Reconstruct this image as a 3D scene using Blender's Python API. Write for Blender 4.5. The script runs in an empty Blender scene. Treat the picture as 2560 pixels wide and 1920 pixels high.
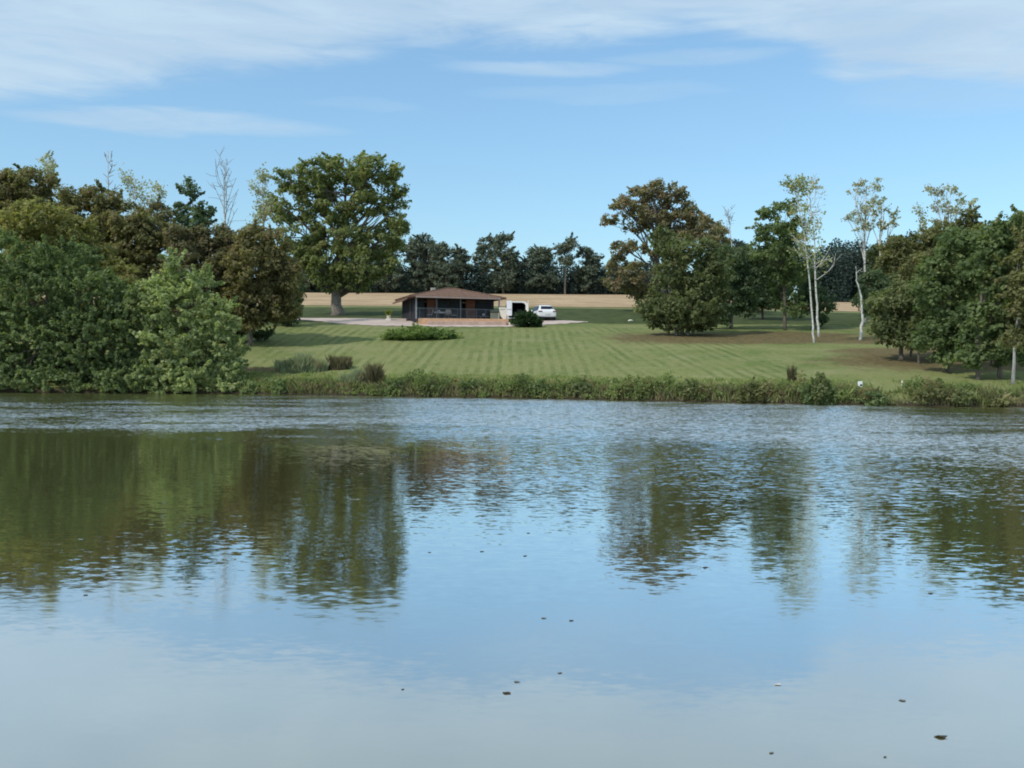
import bpy, math, random
import numpy as np
from mathutils import Matrix, Vector, Euler
PI = math.pi
S = bpy.context.scene
COL = S.collection
# ------------------------------------------------------------------ camera
CAM_H = 2.15
F = 2560.0                       # focal length in pixels of the 2560 px wide photograph
cd = bpy.data.cameras.new('camera'); cam = bpy.data.objects.new('camera', cd); COL.objects.link(cam)
cd.sensor_width = 36.0; cd.lens = 36.0*F/2560.0; cd.clip_end = 6000; cd.clip_start = 0.1
R_CAM = Matrix.Rotation(math.radians(90-1.23), 4, 'X') @ Matrix.Rotation(math.radians(0.40), 4, 'Z')
cam.matrix_world = Matrix.Translation((0, 0, CAM_H)) @ R_CAM
S.camera = cam
# ------------------------------------------------------------------ sun and sky
SUN_EL = math.radians(46); SUN_DIR = Vector((-0.70, -0.50, 0)).normalized()
SUN_AZ = math.atan2(SUN_DIR.x, SUN_DIR.y)
sl = bpy.data.lights.new('sun', 'SUN'); sl.energy = 2.8; sl.angle = math.radians(0.5); sl.color = (1, .94, .86)
so = bpy.data.objects.new('sun', sl); COL.objects.link(so)
sd = Vector((SUN_DIR.x*math.cos(SUN_EL), SUN_DIR.y*math.cos(SUN_EL), math.sin(SUN_EL)))
so.rotation_euler = (-sd).to_track_quat('-Z', 'Y').to_euler(); so.location = sd*100
S.view_settings.view_transform = 'Standard'; S.view_settings.look = 'None'
S.view_settings.exposure = 0.0; S.view_settings.gamma = 1.0
S.cycles.filter_width = 1.9
S.render.resolution_x = 1024; S.render.resolution_y = 768

class N:                                    # small node helper
    def __init__(s, tree): s.t = tree; s.n = tree.nodes; s.l = tree.links
    def new(s, typ, **k):
        n = s.n.new(typ)
        for a, v in k.items(): setattr(n, a, v)
        return n
    def put(s, sock, v):
        if v is None: return
        if isinstance(v, bpy.types.NodeSocket): s.l.new(v, sock)
        elif isinstance(v, (tuple, list)):
            v = tuple(v)
            if sock.type == 'RGBA' and len(v) == 3: v = v+(1,)
            sock.default_value = v
        else: sock.default_value = v
    def m(s, op, a, b=None, c=None, clamp=False):
        n = s.new('ShaderNodeMath', operation=op, use_clamp=clamp)
        for i, v in enumerate((a, b, c)): s.put(n.inputs[i], v)
        return n.outputs[0]
    def rng(s, v, a, b, c=0., d=1., smooth=True):
        n = s.new('ShaderNodeMapRange', interpolation_type='SMOOTHSTEP' if smooth else 'LINEAR')
        for i, x in enumerate((v, a, b, c, d)): s.put(n.inputs[i], x)
        return n.outputs[0]
    def mix(s, f, a, b, bt='MIX'):
        n = s.new('ShaderNodeMix', data_type='RGBA', blend_type=bt)
        s.put(n.inputs[0], f); s.put(n.inputs[6], a); s.put(n.inputs[7], b); return n.outputs[2]
    def noise(s, vec, scale, detail=3., rough=.5, dist=0., col=False):
        n = s.new('ShaderNodeTexNoise'); s.put(n.inputs['Vector'], vec)
        s.put(n.inputs['Scale'], scale); s.put(n.inputs['Detail'], detail)
        s.put(n.inputs['Roughness'], rough); s.put(n.inputs['Distortion'], dist)
        return n.outputs['Color' if col else 'Fac']
    def mapv(s, vec, scale=(1, 1, 1), rot=(0, 0, 0), loc=(0, 0, 0)):
        n = s.new('ShaderNodeMapping'); s.put(n.inputs[0], vec)
        n.inputs['Location'].default_value = loc; n.inputs['Rotation'].default_value = rot; n.inputs['Scale'].default_value = scale
        return n.outputs[0]
    def xyz(s, vec):
        n = s.new('ShaderNodeSeparateXYZ'); s.put(n.inputs[0], vec); return n.outputs
    def comb(s, x, y, z=0.):
        n = s.new('ShaderNodeCombineXYZ')
        for i, v in enumerate((x, y, z)): s.put(n.inputs[i], v)
        return n.outputs[0]
    def ramp(s, f, pts, interp='LINEAR'):
        n = s.new('ShaderNodeValToRGB'); s.put(n.inputs[0], f); cr = n.color_ramp; cr.interpolation = interp
        while len(cr.elements) < len(pts): cr.elements.new(.5)
        for e, (p, c) in zip(cr.elements, pts):
            e.position = p; e.color = tuple(c)+((1,) if len(c) == 3 else ())
        return n.outputs[0]

W = bpy.data.worlds.new('World'); S.world = W; W.use_nodes = True
g = N(W.node_tree); g.n.clear()
sky = g.new('ShaderNodeTexSky', sky_type='NISHITA'); sky.sun_disc = False
sky.sun_elevation = SUN_EL; sky.sun_rotation = SUN_AZ; sky.altitude = 150; sky.air_density = 1.0; sky.dust_density = 1.0; sky.ozone_density = 1.4
tc = g.new('ShaderNodeTexCoord'); d = g.xyz(tc.outputs['Generated'])
az = g.m('ARCTAN2', d[0], d[1])
hl = g.m('SQRT', g.m('ADD', g.m('MULTIPLY', d[0], d[0]), g.m('MULTIPLY', d[1], d[1])))
te = g.m('DIVIDE', d[2], g.m('MAXIMUM', hl, 0.01))
v = g.comb(g.m('MULTIPLY', az, 3.0), g.m('MULTIPLY', te, 16.0), 0.)
n1 = g.noise(v, 1.6, 6., .55, .6); n2 = g.noise(g.mapv(v, loc=(7, 3, 1)), 3.2, 7., .6, .9)
def azn(px): return (math.atan((px-1280)/F)+.6)/1.2
edge = g.ramp(g.m('DIVIDE', g.m('ADD', az, .6), 1.2), [(azn(x), (v_, v_, v_)) for x, v_ in
    [(-400, .20), (0, .226), (400, .256), (790, .280), (1000, .304), (1700, .322), (1960, .300), (2100, .262), (2560, .236), (2900, .22)]])
wob = g.m('ADD', g.m('MULTIPLY', g.m('SUBTRACT', n1, .5), .040), g.m('MULTIPLY', g.m('SUBTRACT', n2, .5), .034))
dd = g.m('ADD', g.m('SUBTRACT', te, edge), wob)
big = g.m('MULTIPLY', g.rng(dd, -.012, .022), g.rng(n2, .22, .62, .70, 1.0))
def streak(px, py, rx, ry, amt, seed):
    cu = math.atan((px-1280)/F); cv = (905-py)/F*math.cos(cu)
    sx = g.m('DIVIDE', g.m('SUBTRACT', az, cu), rx/F)
    wv = g.noise(g.mapv(v, loc=(seed, seed*2, 0)), 1.5, 5., .6, .5)
    sy = g.m('DIVIDE', g.m('ADD', g.m('SUBTRACT', te, cv), g.m('MULTIPLY', g.m('SUBTRACT', wv, .5), .030)), ry/F)
    r2 = g.m('ADD', g.m('MULTIPLY', sx, sx), g.m('MULTIPLY', sy, sy))
    return g.m('MULTIPLY', g.rng(r2, 1.3, .1), g.m('MULTIPLY', g.rng(n2, .25, .7, .45, 1.), amt))
cl = big
for a in [(450, 318, 400, 30, .75, 3), (1350, 172, 260, 22, .62, 5), (1750, 135, 260, 22, .55, 8), (1500, 235, 330, 26, .28, 11),
          (900, 275, 150, 14, .22, 14), (2450, 215, 330, 60, .40, 17)]:
    cl = g.m('MAXIMUM', cl, streak(*a))
hz = g.rng(te, .42, .0)            # paler towards the horizon
skyc = g.mix(1.0, sky.outputs[0], (1.0, 1.0, 1.0), 'MULTIPLY')
SKY_TINT = g.mix(hz, (1.15, 1.385, 1.38), (.90, 1.10, 1.15))
skyc = g.mix(1.0, skyc, SKY_TINT, 'MULTIPLY')
cc = g.mix(g.rng(n1, .3, .7), (3.5, 4.7, 5.95), (4.1, 5.3, 6.35))
out = g.mix(g.m('MULTIPLY', cl, .92), skyc, cc)
bg = g.new('ShaderNodeBackground'); g.put(bg.inputs[0], out); bg.inputs[1].default_value = 0.14
wo = g.new('ShaderNodeOutputWorld'); g.l.new(bg.outputs[0], wo.inputs[0])

# ------------------------------------------------------------------ terrain
SH_X = [-400, -150, -60, -32, -16.6, -3, 10.2, 20.6, 26.5, 60, 150, 400]
SH_Y = [90, 74, 66, 64.8, 65, 61.9, 57.4, 53.4, 52.9, 48, 36, 20]
PR_Y = [93, 96, 101, 107, 128, 205, 214, 260, 400, 900, 3000]
PR_Z = [5.30, 5.62, 6.28, 6.92, 9.05, 15.75, 16.0, 14.2, 7., 2., 0.]
def sstep(t): t = np.clip(t, 0, 1); return t*t*(3-2*t)
def ground(X, Y):
    X = np.asarray(X, float); Y = np.asarray(Y, float)
    ys = np.interp(X, SH_X, SH_Y); s = Y-ys
    bank = 0.42*sstep(s/0.5)+0.58*sstep((s-.3)/2.6)
    t = np.clip((Y-ys-2.4)/(93-ys-2.4), 0, 1)
    lawn = bank + (PR_Z[0]-1.0)*(t + .035*np.sin(t*PI))
    far = np.interp(Y, PR_Y, PR_Z)
    fac = 1-.075*sstep((X-20)/45)*sstep((Y-93)/25)
    z = np.where(Y < 93, lawn, far*fac)
    und = .10*np.sin(X*.13+1.3)*np.sin(Y*.17)*sstep((s-6)/12)
    z = z + und*np.where((X > -20) & (X < 8) & (Y > 90) & (Y < 110), 0, 1)*0.6
    bed = np.maximum(-1.6, s*.45)
    z = np.where(s < 0, bed, z)
    nb = sstep((3.4-Y)/3.0)*2.2-1.6           # the near bank, under and behind the camera
    z = np.where(Y < 20, np.maximum(bed, nb), z)
    return z
def gz(x, y): return float(ground(x, y))
def ray(px, py):
    return R_CAM.to_3x3() @ Vector(((px-1280)/F, -(py-960)/F, -1))
def PW(px, py, Y):                              # world point seen at a photo pixel at depth Y
    r = ray(px, py); r = r*(Y/r.y); return Vector((r.x, r.y, r.z+CAM_H))
def GP(px, py, lo=52., hi=240.):                # ground point seen at a photo pixel
    r = ray(px, py); r = r/r.y
    for Y in np.arange(lo, hi, .25):
        if r.z*Y+CAM_H < gz(r.x*Y, Y): break
    return Vector((r.x*Y, Y, gz(r.x*Y, Y)))
def GX(px, Y, py=850):                          # ground point at depth Y under pixel column px
    p = PW(px, py, Y); return Vector((p.x, Y, gz(p.x, Y)))

# ------------------------------------------------------------------ mesh helpers
def new_mesh(name, verts, faces, mats, parent=None, smooth=False, loc=None, midx=None):
    me = bpy.data.meshes.new(name)
    if isinstance(verts, np.ndarray) and isinstance(faces, np.ndarray):
        nv, nf, k = len(verts), len(faces), faces.shape[1]
        me.vertices.add(nv); me.vertices.foreach_set('co', verts.astype(np.float32).ravel())
        me.loops.add(nf*k); me.loops.foreach_set('vertex_index', faces.astype(np.int32).ravel())
        me.polygons.add(nf); me.polygons.foreach_set('loop_start', np.arange(0, nf*k, k, dtype=np.int32))
        me.update(calc_edges=True)
    else:
        me.from_pydata([tuple(v) for v in verts], [], faces)
    for m in (mats if isinstance(mats, (list, tuple)) else [mats]): me.materials.append(m)
    if midx is not None: me.polygons.foreach_set('material_index', np.asarray(midx, np.int32))
    if smooth: me.polygons.foreach_set('use_smooth', np.ones(len(me.polygons), bool))
    o = bpy.data.objects.new(name, me); COL.objects.link(o)
    if parent: o.parent = parent
    if loc is not None: o.location = loc
    return o
def tag(o, label, cat, group=None, kind=None):
    if label: o['label'] = label
    if cat: o['category'] = cat
    if group: o['group'] = group
    if kind: o['kind'] = kind
    return o
def thing(name, label, cat, loc, rz=0., group=None):
    o = bpy.data.objects.new(name, None); COL.objects.link(o); o.location = loc; o.rotation_euler = (0, 0, rz)
    o.empty_display_size = .3
    return tag(o, label, cat, group)

class MB:                                       # collects boxes, cylinders, tubes, polygons
    def __init__(s): s.v = []; s.f = []
    def add(s, vs, fs):
        b = len(s.v); s.v += [tuple(v) for v in vs]; s.f += [tuple(b+i for i in f) for f in fs]; return s
    def box(s, x0, x1, y0, y1, z0, z1, M=None, bev=0.):
        if bev > 0:
            b = bev; vs = []; 
            ring = lambda z, i: [(x0+b+i, y0+i, z), (x1-b-i, y0+i, z), (x1-i, y0+b+i, z), (x1-i, y1-b-i, z), (x1-b-i, y1-i, z), (x0+b+i, y1-i, z), (x0+i, y1-b-i, z), (x0+i, y0+b+i, z)]
            for z, i in ((z0, b*.7), (z0+b, 0), (z1-b, 0), (z1, b*.7)): vs += ring(z, i)
            fs = [tuple(range(7, -1, -1)), tuple(range(24, 32))]
            for k in range(3):
                for i in range(8): fs.append((k*8+i, k*8+(i+1) % 8, k*8+8+(i+1) % 8, k*8+8+i))
        else:
            vs = [(x, y, z) for z in (z0, z1) for x, y in ((x0, y0), (x1, y0), (x1, y1), (x0, y1))]
            fs = [(3, 2, 1, 0), (4, 5, 6, 7), (0, 1, 5, 4), (1, 2, 6, 5), (2, 3, 7, 6), (3, 0, 4, 7)]
        if M is not None: vs = [M @ Vector(v) for v in vs]
        return s.add(vs, fs)
    def tube(s, pts, rad, n=8, cap=True):
        pts = [Vector(p) for p in pts]; rad = rad if isinstance(rad, (list, tuple)) else [rad]*len(pts)
        b = len(s.v); up = Vector((0, 0, 1))
        for i, p in enumerate(pts):
            t = (pts[min(i+1, len(pts)-1)]-pts[max(i-1, 0)]).normalized()
            a = t.cross(Vector((.13, .97, .2))).normalized() if abs(t.z) > .5 else t.cross(up).normalized()
            c = t.cross(a)
            for k in range(n):
                an = 2*PI*k/n; s.v.append(tuple(p+(a*math.cos(an)+c*math.sin(an))*rad[i]))
        for i in range(len(pts)-1):
            for k in range(n):
                s.f.append((b+i*n+k, b+i*n+(k+1) % n, b+(i+1)*n+(k+1) % n, b+(i+1)*n+k))
        if cap: s.f.append(tuple(b+k for k in range(n-1, -1, -1))); s.f.append(tuple(b+(len(pts)-1)*n+k for k in range(n)))
        return s
    def build(s, name, mat, parent=None, smooth=False, loc=None): return new_mesh(name, s.v, s.f, mat, parent, smooth, loc)

# ------------------------------------------------------------------ materials
def mat(name):
    m = bpy.data.materials.new(name); m.use_nodes = True; q = N(m.node_tree); q.n.clear()
    o = q.new('ShaderNodeOutputMaterial'); return m, q, o
def simple(name, col, rough=.6, var=.12, scale=6., metal=0., spec=.4, coat=0.):
    m, q, o = mat(name); p = q.new('ShaderNodeBsdfPrincipled'); t = q.new('ShaderNodeTexCoord')
    n = q.noise(t.outputs['Object'], scale, 4., .6)
    c = q.mix(q.rng(n, .3, .7), tuple(x*(1-var) for x in col), tuple(min(1, x*(1+var)) for x in col))
    q.put(p.inputs['Base Color'], c); q.put(p.inputs['Roughness'], rough); p.inputs['Metallic'].default_value = metal
    p.inputs['Specular IOR Level'].default_value = spec; p.inputs['Coat Weight'].default_value = coat
    q.l.new(p.outputs[0], o.inputs[0]); return m
LK = 2.15                          # a leaf's colour is shared between what it reflects and what it lets through
def mute(c, k=.12):
    l = .3*c[0]+.6*c[1]+.1*c[2]; return tuple(round((x*(1-k)+l*k*1.05)*LK, 4) for x in c)
def leafmat(name, dark, light, accent=None, acc=.15, trans=.48, nscale=.55):
    dark = mute(dark); light = mute(light); accent = mute(accent, .2) if accent else None
    m, q, o = mat(name); t = q.new('ShaderNodeTexCoord'); ge = q.new('ShaderNodeNewGeometry'); oi = q.new('ShaderNodeObjectInfo')
    v = q.new('ShaderNodeVectorMath', operation='ADD'); q.l.new(t.outputs['Object'], v.inputs[0])
    q.put(v.inputs[1], q.comb(q.m('MULTIPLY', oi.outputs['Random'], 40.), 0., 0.))
    n = q.noise(v.outputs[0], nscale, 3., .6)
    f = q.m('ADD', q.m('MULTIPLY', q.rng(n, .3, .7), .6), q.m('MULTIPLY', ge.outputs['Random Per Island'], .4))
    c = q.mix(f, dark, light)
    if accent:
        n2 = q.noise(v.outputs[0], nscale*1.7, 2., .5, .3)
        c = q.mix(q.m('MULTIPLY', q.rng(n2, .52, .66), q.rng(ge.outputs['Random Per Island'], .1, .6, .2, 1.)), c, accent) if acc >= .15 else \
            q.mix(q.m('MULTIPLY', q.rng(n2, .6, .72), .7), c, accent)
    d1 = q.new('ShaderNodeBsdfPrincipled'); q.put(d1.inputs['Base Color'], c); d1.inputs['Roughness'].default_value = .7; d1.inputs['Specular IOR Level'].default_value = .08
    tr = q.new('ShaderNodeBsdfTranslucent'); q.put(tr.inputs[0], q.mix(1., c, (1.15, 1.25, .6), 'MULTIPLY'))
    mx = q.new('ShaderNodeMixShader'); mx.inputs[0].default_value = trans
    q.l.new(d1.outputs[0], mx.inputs[1]); q.l.new(tr.outputs[0], mx.inputs[2]); q.l.new(mx.outputs[0], o.inputs[0]); return m
def barkmat(name, a, b, scale=(6, 6, 1.2), marks=False):
    m, q, o = mat(name); t = q.new('ShaderNodeTexCoord'); v = q.mapv(t.outputs['Object'], scale)
    n = q.noise(v, 1.5, 5., .65); c = q.mix(q.rng(n, .35, .65), a, b)
    if marks:
        n2 = q.noise(q.mapv(t.outputs['Object'], (1.2, 1.2, 3.5)), 1.1, 3., .6); c = q.mix(q.rng(n2, .58, .66), c, (.05, .045, .04))
    p = q.new('ShaderNodeBsdfPrincipled'); q.put(p.inputs['Base Color'], c); p.inputs['Roughness'].default_value = .9
    bp = q.new('ShaderNodeBump'); bp.inputs['Strength'].default_value = .6; bp.inputs['Distance'].default_value = .05
    q.put(bp.inputs['Height'], n); q.l.new(bp.outputs[0], p.inputs['Normal']); q.l.new(p.outputs[0], o.inputs[0]); return m
BARK = barkmat('bark', (.075, .062, .05), (.17, .145, .12)); BARK_OAK = barkmat('oak_bark', (.12, .10, .085), (.26, .225, .19))
BARK_BIRCH = barkmat('birch_bark', (.40, .39, .36), (.66, .65, .61), (3, 3, 3), True)
BARK_GREY = barkmat('grey_bark', (.20, .19, .18), (.36, .35, .33))
LM = {
 'oak': leafmat('oak_leaves', (.058, .078, .028), (.160, .175, .065), (.19, .15, .06), .1),
 'oak_brown': leafmat('oak_leaves_browning', (.066, .062, .036), (.175, .155, .085), (.19, .12, .07), .15),
 'shore': leafmat('shore_leaves', (.044, .066, .028), (.135, .170, .068), (.17, .18, .065), .1),
 'light': leafmat('pale_leaves', (.070, .094, .040), (.245, .275, .120), (.28, .28, .12), .1),
 'yellow': leafmat('yellowing_leaves', (.085, .092, .030), (.180, .165, .055), (.21, .15, .055), .12),
 'brown': leafmat('brown_leaves', (.064, .064, .029), (.150, .140, .060), (.15, .105, .052), .15),
 'olive': leafmat('olive_leaves', (.050, .058, .025), (.140, .138, .056), (.145, .11, .048), .12),
 'darkbrown': leafmat('dark_brown_leaves', (.056, .055, .030), (.130, .118, .060), (.135, .09, .052), .15),
 'rust': leafmat('rust_leaves', (.066, .062, .028), (.150, .130, .054), (.18, .105, .045), .12),
 'dark': leafmat('dark_green_leaves', (.034, .058, .036), (.095, .125, .065)),
 'green': leafmat('green_leaves', (.034, .056, .024), (.110, .142, .052), (.16, .165, .055), .1),
 'grove': leafmat('grove_leaves', (.040, .055, .024), (.125, .138, .058), (.14, .12, .055), .12),
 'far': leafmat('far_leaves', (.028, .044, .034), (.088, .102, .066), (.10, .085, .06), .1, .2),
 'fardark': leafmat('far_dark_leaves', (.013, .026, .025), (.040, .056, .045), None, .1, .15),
 'birch': leafmat('birch_leaves', (.085, .105, .050), (.20, .21, .11), (.26, .19, .07), .15),
 'birch_pale': leafmat('pale_birch_leaves', (.13, .14, .10), (.28, .28, .20), (.22, .15, .08), .15),
 'juniper': leafmat('juniper_leaves', (.034, .068, .020), (.150, .195, .055), (.22, .23, .07), .12),
 'bush': leafmat('bush_leaves', (.012, .028, .011), (.038, .066, .024)),
 'reed': leafmat('reed_leaves', (.080, .100, .060), (.20, .215, .135), (.20, .15, .09), .15),
 'dry': leafmat('dry_stems', (.055, .050, .028), (.130, .110, .065)),
 'pot': leafmat('pot_plant_leaves', (.07, .09, .02), (.17, .18, .04)),
}

# ground
def ground_mat():
    m, q, o = mat('lawn_ground'); t = q.new('ShaderNodeTexCoord'); P = t.outputs['Object']; x, y, z = q.xyz(P)
    big_ = q.noise(P, .09, 4., .55); mid = q.noise(q.mapv(P, (.7, .35, .4)), 1.0, 4., .6); fine = q.noise(q.mapv(P, (2.2, 1.1, 1)), 1.6, 5., .7)
    col = q.mix(q.rng(big_, .35, .65), (.112, .162, .044), (.190, .212, .074))
    col = q.mix(q.rng(mid, .35, .68, 0, .75), col, (.215, .220, .088)); col = q.mix(q.rng(q.noise(q.mapv(P, (.12, .30, 1), loc=(3, 1, 0)), 1., 4., .65), .48, .68, 0, .7), col, (.245, .250, .120))
    # mown stripes: rows running down to the water, fanning out to both sides
    wx = q.m('ADD', x, q.m('MULTIPLY', q.m('SUBTRACT', q.noise(P, .10, 2.), .5), .5))
    def stripes(ang, freq, a, b, c, d_):
        u = q.m('ADD', q.m('MULTIPLY', wx, math.cos(ang)), q.m('MULTIPLY', y, math.sin(ang)))
        sn = q.m('SINE', q.m('MULTIPLY', u, freq)); sn = q.rng(sn, -.5, .5)
        msk = q.m('MULTIPLY', q.rng(x, a, b), q.rng(x, c, d_, 1., 0.))
        return q.m('MULTIPLY', q.m('SUBTRACT', sn, .5), msk)
    st = stripes(.0, 8.8, -6., -2, 4.5, 7.)
    st = q.m('ADD', st, stripes(.10, 7.8, 5., 7.5, 16., 20.))
    st = q.m('ADD', st, stripes(-.04, 7.4, -24, -17., -6., -3.))
    st = q.m('MULTIPLY', st, q.rng(q.noise(q.mapv(P, (.6, .16, 1)), 1., 5., .7), .40, .64, .0, 1.))
    st = q.m('MULTIPLY', st, q.m('MULTIPLY', q.rng(y, 90., 96., 1., .0), q.rng(q.m('SUBTRACT', y, 60), -6., 4., .3, 1.)))
    col = q.mix(q.m('MULTIPLY', st, 1.1, clamp=True), col, (.235, .245, .110))
    col = q.mix(q.m('MULTIPLY', st, -1.0, clamp=True), col, (.072, .112, .030))
    col = q.mix(q.rng(fine, .45, .75, 0, .55), col, (.240, .220, .105))
    col = q.mix(q.rng(fine, .5, .25, 0, .5), col, (.060, .082, .024))
    # mottled brown patches on the lawn under the trees
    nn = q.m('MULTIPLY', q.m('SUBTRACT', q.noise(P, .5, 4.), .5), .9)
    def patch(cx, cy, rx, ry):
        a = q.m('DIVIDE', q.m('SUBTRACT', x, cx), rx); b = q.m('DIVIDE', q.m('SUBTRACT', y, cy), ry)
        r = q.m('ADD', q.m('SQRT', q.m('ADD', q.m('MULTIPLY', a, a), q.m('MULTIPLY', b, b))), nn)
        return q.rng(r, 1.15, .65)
    brn = None
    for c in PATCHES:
        pm = patch(*c); brn = pm if brn is None else q.m('MAXIMUM', brn, pm)
    col = q.mix(q.m('MULTIPLY', brn, .82), col, q.mix(q.rng(fine, .35, .65), (.085, .070, .036), (.170, .110, .058)))
    # uncut, darker meadow above the house and its pale upper edge
    yy = q.m('ADD', y, q.m('MULTIPLY', q.m('SUBTRACT', big_, .5), 3.))
    md = q.m('MULTIPLY', q.rng(yy, 97., 98.5), q.rng(yy, 123., 125., 1., 0.))
    col = q.mix(md, col, q.mix(q.rng(mid, .3, .7), (.046, .064, .022), (.075, .094, .034)))
    col = q.mix(q.rng(yy, 123.5, 125.5), col, q.mix(q.rng(mid, .3, .7), (.15, .17, .065), (.20, .20, .09)))
    # bare wet soil at the waterline, mud below
    col = q.mix(q.rng(z, .50, .12), col, (.050, .040, .026)); col = q.mix(q.rng(z, .02, -.2), col, (.03, .03, .018))
    p = q.new('ShaderNodeBsdfPrincipled'); q.put(p.inputs['Base Color'], col); p.inputs['Roughness'].default_value = .95; p.inputs['Specular IOR Level'].default_value = .1
    bp = q.new('ShaderNodeBump'); bp.inputs['Strength'].default_value = .7; bp.inputs['Distance'].default_value = .12
    q.put(bp.inputs['Height'], fine); q.l.new(bp.outputs[0], p.inputs['Normal']); q.l.new(p.outputs[0], o.inputs[0]); return m
def field_mat():
    m, q, o = mat('stubble'); t = q.new('ShaderNodeTexCoord'); P = t.outputs['Object']
    a = q.noise(q.mapv(P, (.10, .30, .3), (0, 0, .12)), 1., 5., .6, .6); b = q.noise(q.mapv(P, (1.2, .5, .3)), 1., 4., .7)
    col = q.mix(q.rng(a, .35, .65), (.33, .225, .130), (.52, .385, .235)); col = q.mix(q.rng(b, .4, .75, 0, .5), col, (.24, .17, .10))
    p = q.new('ShaderNodeBsdfPrincipled'); q.put(p.inputs['Base Color'], col); p.inputs['Roughness'].default_value = .95; p.inputs['Specular IOR Level'].default_value = .1
    q.l.new(p.outputs[0], o.inputs[0]); return m
def water_mat():
    m, q, o = mat('lake_surface'); t = q.new('ShaderNodeTexCoord'); P = t.outputs['Object']; x, y, z = q.xyz(P)
    edge_ = q.m('MULTIPLY', q.m('SUBTRACT', q.noise(q.mapv(P, (.10, .25, 1)), 1., 4., .6), .5), 10.)
    gust = q.noise(q.mapv(P, (.16, .32, 1), loc=(4, 9, 0)), 1., 4., .6, .4)
    yb = q.m('ADD', q.m('ADD', y, edge_), q.m('MULTIPLY', q.rng(x, 1., 16.), 9.))
    far_ = q.rng(yb, 25., 36.)                                     # wind-ruffled far water
    rightm = q.rng(q.m('ADD', x, q.m('MULTIPLY', edge_, .3)), -2.2, 1.5)
    mid_ = q.m('MULTIPLY', rightm, q.rng(yb, 12., 25.))
    near_ = q.rng(yb, 5.5, 13.)
    amp = q.m('ADD', WA[0], q.m('MULTIPLY', near_, WA[1]))
    amp = q.m('ADD', amp, q.m('MULTIPLY', mid_, q.m('MULTIPLY', WA[2], q.rng(gust, .3, .7, .5, 1.3))))
    amp = q.m('ADD', amp, q.m('MULTIPLY', far_, q.m('MULTIPLY', WA[3], q.rng(gust, .32, .68, .35, 1.4))))
    amp = q.m('MULTIPLY', amp, q.rng(q.m('SUBTRACT', y, q.m('MULTIPLY', q.m('MAXIMUM', q.m('MULTIPLY', x, -1.), 0.), .02)), 66., 60., .25, 1.))
    c1 = q.noise(q.mapv(P, (4.4, 10.5, 1), (0, 0, .16)), 1., 2., .5, .5, col=True)
    c2 = q.noise(q.mapv(P, (10., 22., 1), (0, 0, -.10)), 1., 2., .5, .3, col=True)
    a = q.xyz(c1); b = q.xyz(c2)
    sx = q.m('ADD', q.m('SUBTRACT', a[0], .5), q.m('MULTIPLY', q.m('SUBTRACT', b[0], .5), 1.))
    sy = q.m('ADD', q.m('SUBTRACT', a[1], .5), q.m('MULTIPLY', q.m('SUBTRACT', b[1], .5), 1.))
    nx = q.m('MULTIPLY', q.m('MULTIPLY', sx, amp), .55); ny = q.m('SUBTRACT', q.m('MULTIPLY', sy, amp), q.m('ADD', q.m('MULTIPLY', far_, q.m('MULTIPLY', WA[4], q.rng(gust, .25, .7, .5, 1.2))), q.m('MULTIPLY', mid_, WA[5])))
    nv = q.new('ShaderNodeVectorMath', operation='NORMALIZE'); q.put(nv.inputs[0], q.comb(nx, ny, 1.)); nrm = nv.outputs[0]
    gl = q.new('ShaderNodeBsdfGlossy'); q.put(gl.inputs['Roughness'], q.rng(y, 8., 11.5, .075, .02)); q.put(gl.inputs['Color'], (.94, .95, .95)); q.l.new(nrm, gl.inputs['Normal'])
    df = q.new('ShaderNodeBsdfDiffuse'); q.put(df.inputs['Color'], q.mix(q.noise(P, .3, 3.), (.15, .14, .052), (.19, .175, .07)))
    ge = q.new('ShaderNodeNewGeometry'); cs = q.m('ABSOLUTE', q.xyz(ge.outputs['Incoming'])[2])
    rf_ = q.m('MAXIMUM', q.m('SUBTRACT', .915, q.m('MULTIPLY', q.m('POWER', cs, 2.43), 3.8)), .05)
    mx = q.new('ShaderNodeMixShader'); q.put(mx.inputs[0], rf_)
    q.l.new(df.outputs[0], mx.inputs[1]); q.l.new(gl.outputs[0], mx.inputs[2]); q.l.new(mx.outputs[0], o.inputs[0]); return m
WA = (.016, .048, .25, .75, .090, .022)
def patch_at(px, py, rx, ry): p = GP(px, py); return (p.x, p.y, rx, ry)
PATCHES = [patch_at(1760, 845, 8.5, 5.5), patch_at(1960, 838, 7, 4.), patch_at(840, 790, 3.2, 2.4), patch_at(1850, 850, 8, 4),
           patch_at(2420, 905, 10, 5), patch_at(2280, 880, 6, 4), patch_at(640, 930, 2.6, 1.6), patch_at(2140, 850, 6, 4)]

xs = np.unique(np.concatenate([np.linspace(-3000, -120, 14), np.arange(-120, 120.1, 1.5), np.arange(-36, 36.1, .75), np.linspace(120, 3000, 14)]))
ys = np.unique(np.concatenate([np.linspace(-300, -6, 8), np.arange(-6, 6.1, .75), np.arange(6, 48, 4), np.arange(48, 70, .4), np.arange(70, 130, 1.), np.arange(130, 262, 4.), np.linspace(262, 3000, 14)]))
XX, YY = np.meshgrid(xs, ys); ZZ = ground(XX, YY)
nx_, ny_ = len(xs), len(ys)
def grid_faces(mask):
    j, i = np.nonzero(mask); a = j*nx_+i
    return np.stack([a, a+1, a+1+nx_, a+nx_], 1)
GV = np.stack([XX.ravel(), YY.ravel(), ZZ.ravel()], 1)
full = np.ones((ny_-1, nx_-1), bool)
G = new_mesh('ground', GV, grid_faces(full), ground_mat(), smooth=True); tag(G, 'green mown lawn sloping down to the lake', 'ground', kind='structure')
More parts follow.
